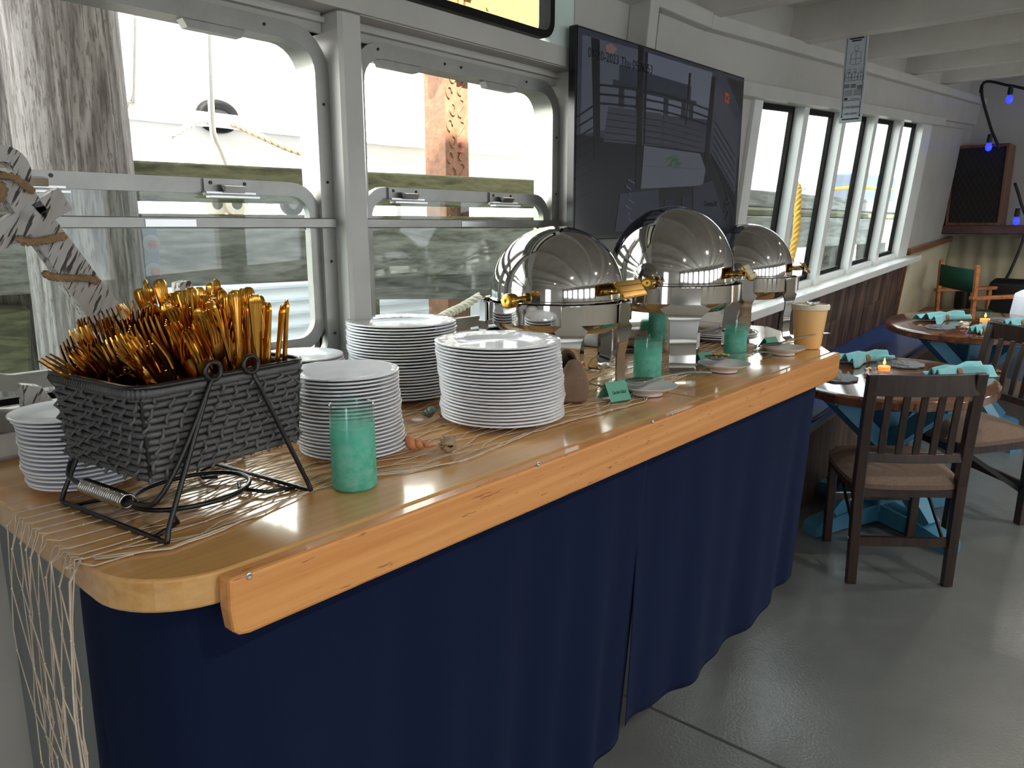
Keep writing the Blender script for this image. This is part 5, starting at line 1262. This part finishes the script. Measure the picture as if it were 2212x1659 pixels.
def coaster(px, py, r, lab):
    t = thing('placemat', lab, 'placemat', deck(px, py, .741), .4, 'grey shell-shaped mats', SL); m = MB(); n = 40
    pts = [((r * (1 + .05 * math.cos(9 * a))) * math.cos(a), (r * (1 + .05 * math.cos(9 * a))) * math.sin(a)) for a in [6.283 * k / n for k in range(n)]]
    m.prism(pts, .001, .010); m.build('mat', 'slate', t, bevel=.002)
    for k in range(7):
        a = 6.283 * k / 14 - .2; MB().tube([(-r * .7, 0, .010), (r * .75 * math.cos(a) * .2 - r * .2, r * .4 * math.sin(a), .012), (r * .85 * math.cos(a), r * .85 * math.sin(a), .010)], .004, 5).build('rib', 'slate', t)
coaster(1957, 790, .085, 'grey shell-shaped mat behind the candle on the near table'); coaster(1812, 819, .085, 'grey shell-shaped mat on the near table, beside the counter end'); coaster(2031, 709, .085, 'grey shell-shaped mat on the left of the far table'); coaster(2165, 693, .085, 'grey shell-shaped mat behind the candle on the far table')
def garland(px, py, w, lab, seed):
    t = thing('shell_garland', lab, 'garland', deck(px, py, .741), .3, None, SL); rg_ = random.Random(seed)
    for k in range(16):
        M = Matrix.Rotation(rg_.uniform(0, 6), 4, 'Z')
        MB().ball((rg_.uniform(-w, w), rg_.uniform(-.03, .03), .010 + rg_.uniform(0, .006)), rg_.uniform(.010, .018), rg_.uniform(.006, .010), .008, n=8, m=6, M=M).build('shell', rg_.choice(('shell_white', 'shell_white', 'shell_pink', 'shell_brown')), t, smooth=True)
garland(1885, 808, .07, 'pale shells heaped around the near candle', 2); garland(2085, 706, .10, 'pale shells heaped around the far candle', 3)

# white-clothed table at the right edge
q = deck(2225, 640, .78)
wt = thing('cloth_table', 'table under a white tablecloth at the right picture edge', 'table', (6.35, .36, rise(6.35) + .06), 0, None, SL)
g = []
for i in range(49):
    a = 6.283 * i / 48; row = []
    for k, (rr0, z) in enumerate(((0.0, .80), (.25, .80), (.43, .798), (.45, .785), (.455, .70), (.47, .5), (.49, .25))):
        f = rr0 * (1 + (.05 * math.sin(9 * a) * max(0, (k - 3)) / 3)); row.append((f * math.cos(a), f * math.sin(a), z))
    g.append(row)
MB().sheet(g, .002).build('tablecloth', 'white_cloth', wt, smooth=True)
MB().lathe([(0, 0), (.25, 0), (.25, .03), (.05, .05), (.05, .76), (.42, .76), (.42, .785), (0, .785)], 32).build('base', 'dark_walnut', wt, smooth='auto')

# director's chair
dc = thing('director_chair', 'tan wooden director chair with green canvas behind the far table', 'chair', (7.70, 1.22, rise(7.70)), math.radians(-139), None, SL)
for sx in (-.27, .27):
    for sy in (-.24, .22):
        h = .92 if sy < 0 else .64
        MB().obox((sx, sy, 0.04), (sx, sy, h), .032, .032, (0, 1, 0)).build('post', 'teak', dc, bevel=.004)
    MB().obox((sx, -.27, .655), (sx, .28, .655), .06, .03).build('armrest', 'teak', dc, bevel=.006)
    MB().obox((sx, -.26, .03), (sx, .27, .03), .04, .04).build('runner', 'teak', dc, bevel=.005)
    MB().obox((sx, -.24, .45), (sx, .24, .45), .03, .04).build('seat_rail', 'teak', dc)
    MB().lathe([(.0, .0), (.018, .004), (.02, .02), (.012, .03), (0, .034)], 12, M=Matrix.Translation((sx, -.24, .90))).build('finial', 'teak', dc, smooth=True)
MB().sheet([[(-.285 + .57 * i / 12, -.245 - .03 * math.sin(PI * i / 12), z) for z in (.70, .89)] for i in range(13)], .004).build('back_canvas', 'green_canvas', dc, smooth=True)
MB().sheet([[(-.27 + .54 * i / 12, y, .47 - .03 * math.sin(PI * i / 12)) for y in (-.2, .22)] for i in range(13)], .004).build('seat_canvas', 'green_canvas', dc, smooth=True)
MB().obox((-.26, .0, .06), (.26, .0, .43), .03, .025).obox((.26, .03, .06), (-.26, .03, .43), .03, .025).build('cross_brace', 'teak', dc)
# black stage gear behind it
bg = thing('stage_monitor', 'black wedge-shaped stage box behind the director chair', 'speaker', (8.1, 1.02, rise(8.1)), math.radians(-100))
m = MB(); pr = [(-.17, 0), (.17, 0), (.20, .30), (.10, .70), (.02, .74), (-.10, .70), (-.14, .40)]
n = len(pr); m.add([(-.22, y, z) for y, z in pr] + [(.22, y, z) for y, z in pr], [tuple(range(n)), tuple(range(2 * n - 1, n - 1, -1))] + [((i + 1) % n, i, n + i, n + (i + 1) % n) for i in range(n)])
m.build('case', 'black_plastic', bg, bevel=.03); MB().obox((-.2, -.1, .3), (-.42, -.1, .5), .06, .12).build('clamp', 'black_plastic', bg, bevel=.01); MB().lathe([(0, .44), (.06, .44), (.065, .5), (.06, .62), (0, .62)], 16, M=Matrix.Translation((-.42, -.1, 0))).build('clamp_knob', 'black_plastic', bg, smooth='auto')
# speaker cabinet on the bow shelf
sp = thing('speaker_cabinet', 'brown wooden speaker cabinet with diamond-pattern grille on the red shelf', 'speaker', (8.38, 1.47, 1.512), 0)
W2, H2, D2 = .20, .72, .17
cb = MB().box(-D2, D2, -W2 - .02, W2 + .02, 0, .025).box(-D2, D2, -W2 - .02, W2 + .02, H2 - .025, H2).box(-D2, D2, -W2 - .02, -W2, .025, H2 - .025).box(-D2, D2, W2, W2 + .02, .025, H2 - .025).box(D2 - .02, D2, -W2, W2, .025, H2 - .025)
cb.build('cabinet', 'speaker_wood', sp)
gr = MB().box(-D2 + .012, -D2 + .02, -W2, W2, .025, H2 - .025).build('grille', 'speaker_cloth', sp); m = MB()
for k in range(-9, 19):
    for s in (-1, 1):
        y0 = -W2 + k * .045; P = []
        for j in range(31):
            z = .03 + (H2 - .06) * j / 30; y = y0 + s * (z * .55) + (0 if s > 0 else .36)
            if -W2 + .002 < y < W2 - .002: P.append((-D2 + .0115, y, z))
        if len(P) > 1: m.tube([P[0], P[-1]], .0012, 4)
tag(m.build('diamond_threads', 'speaker_thread', gr), kind='stuff')
# string lights
sl = thing('string_lights', 'black string of blue bulbs hung in the forward corner', 'string lights')
def sp_(x, y, d=8.15): return px_(x, y, d)
for pts in ([(2118, 200), (2121, 184), (2132, 176), (2150, 178), (2175, 184), (2190, 186), (2230, 196)], [(2121, 184), (2121, 205), (2128, 235), (2136, 262), (2142, 282), (2150, 300), (2158, 320)], [(2192, 395), (2200, 418), (2206, 440), (2214, 462)], [(2214, 505), (2200, 545), (2180, 590), (2166, 612), (2152, 632)]):
    MB().tube(smooth_path([sp_(*p, 8.15 if p[1] < 380 else 8.1) for p in pts], .03), .012, 8).build('cable', 'black_plastic', sl, smooth=True)
for (x, y) in ((2184, 186), (2139, 290), (2199, 450), (2176, 602)):
    q = sp_(x, y, 8.13); s_ = MB().lathe([(0, 0), (.018, 0), (.022, -.05), (.018, -.075), (0, -.075)], 14, M=Matrix.Translation(q)).build('socket', 'black_plastic', sl, smooth='auto')
    MB().lathe([(0, -.07), (.016, -.075), (.027, -.105), (.022, -.135), (0, -.148)], 14, M=Matrix.Translation(q)).build('bulb', 'blue_bulb', s_, smooth=True)
# small ceiling downlights (the saloon rows show as points in the domes)
def downlight(x, y, lab, watts=40.0):
    t = thing('ceiling_light', lab, 'light', (x, y, 2.50 + rise(x)), 0, 'small ceiling lights')
    MB().lathe([(.05, 0), (.05, -.012), (.035, -.016), (.032, -.004)], 20).build('trim_ring', 'bright_aluminium', t, smooth='auto')
    MB().lathe([(.033, -.006), (.02, -.014), (0, -.017)], 16).build('lamp', 'lamp_glow', t, smooth=True)
    ld = bpy.data.lights.new('lamp_beam', 'SPOT'); ld.energy = watts; ld.color = (1.0, .92, .80); ld.spot_size = math.radians(150); ld.spot_blend = .8; ld.shadow_soft_size = .035
    lo = bpy.data.objects.new('lamp_beam', ld); COL.objects.link(lo); lo.parent = t; lo.location = (0, 0, -.022)
for k, (x, y) in enumerate(((2.5, -.9), (.55, -.9), (-1.4, -.9), (4.4, -.9), (6.5, -.9), (1.5, -3.0), (3.5, -3.0), (-.5, -3.0), (5.5, -3.0))):
    downlight(x, y, 'small round ceiling light, %s over the saloon' % ('first', 'second', 'third', 'fourth', 'fifth', 'sixth', 'seventh', 'eighth', 'ninth')[k])
downlight(4.6, .35, 'added unseen fill lamp over the near table', 16.0)  # made-up spot out of view, added to brighten the bench cushions
downlight(6.4, .35, 'added unseen fill lamp over the far table', 16.0)  # second added spot, also out of view, lifting the dim far cushion
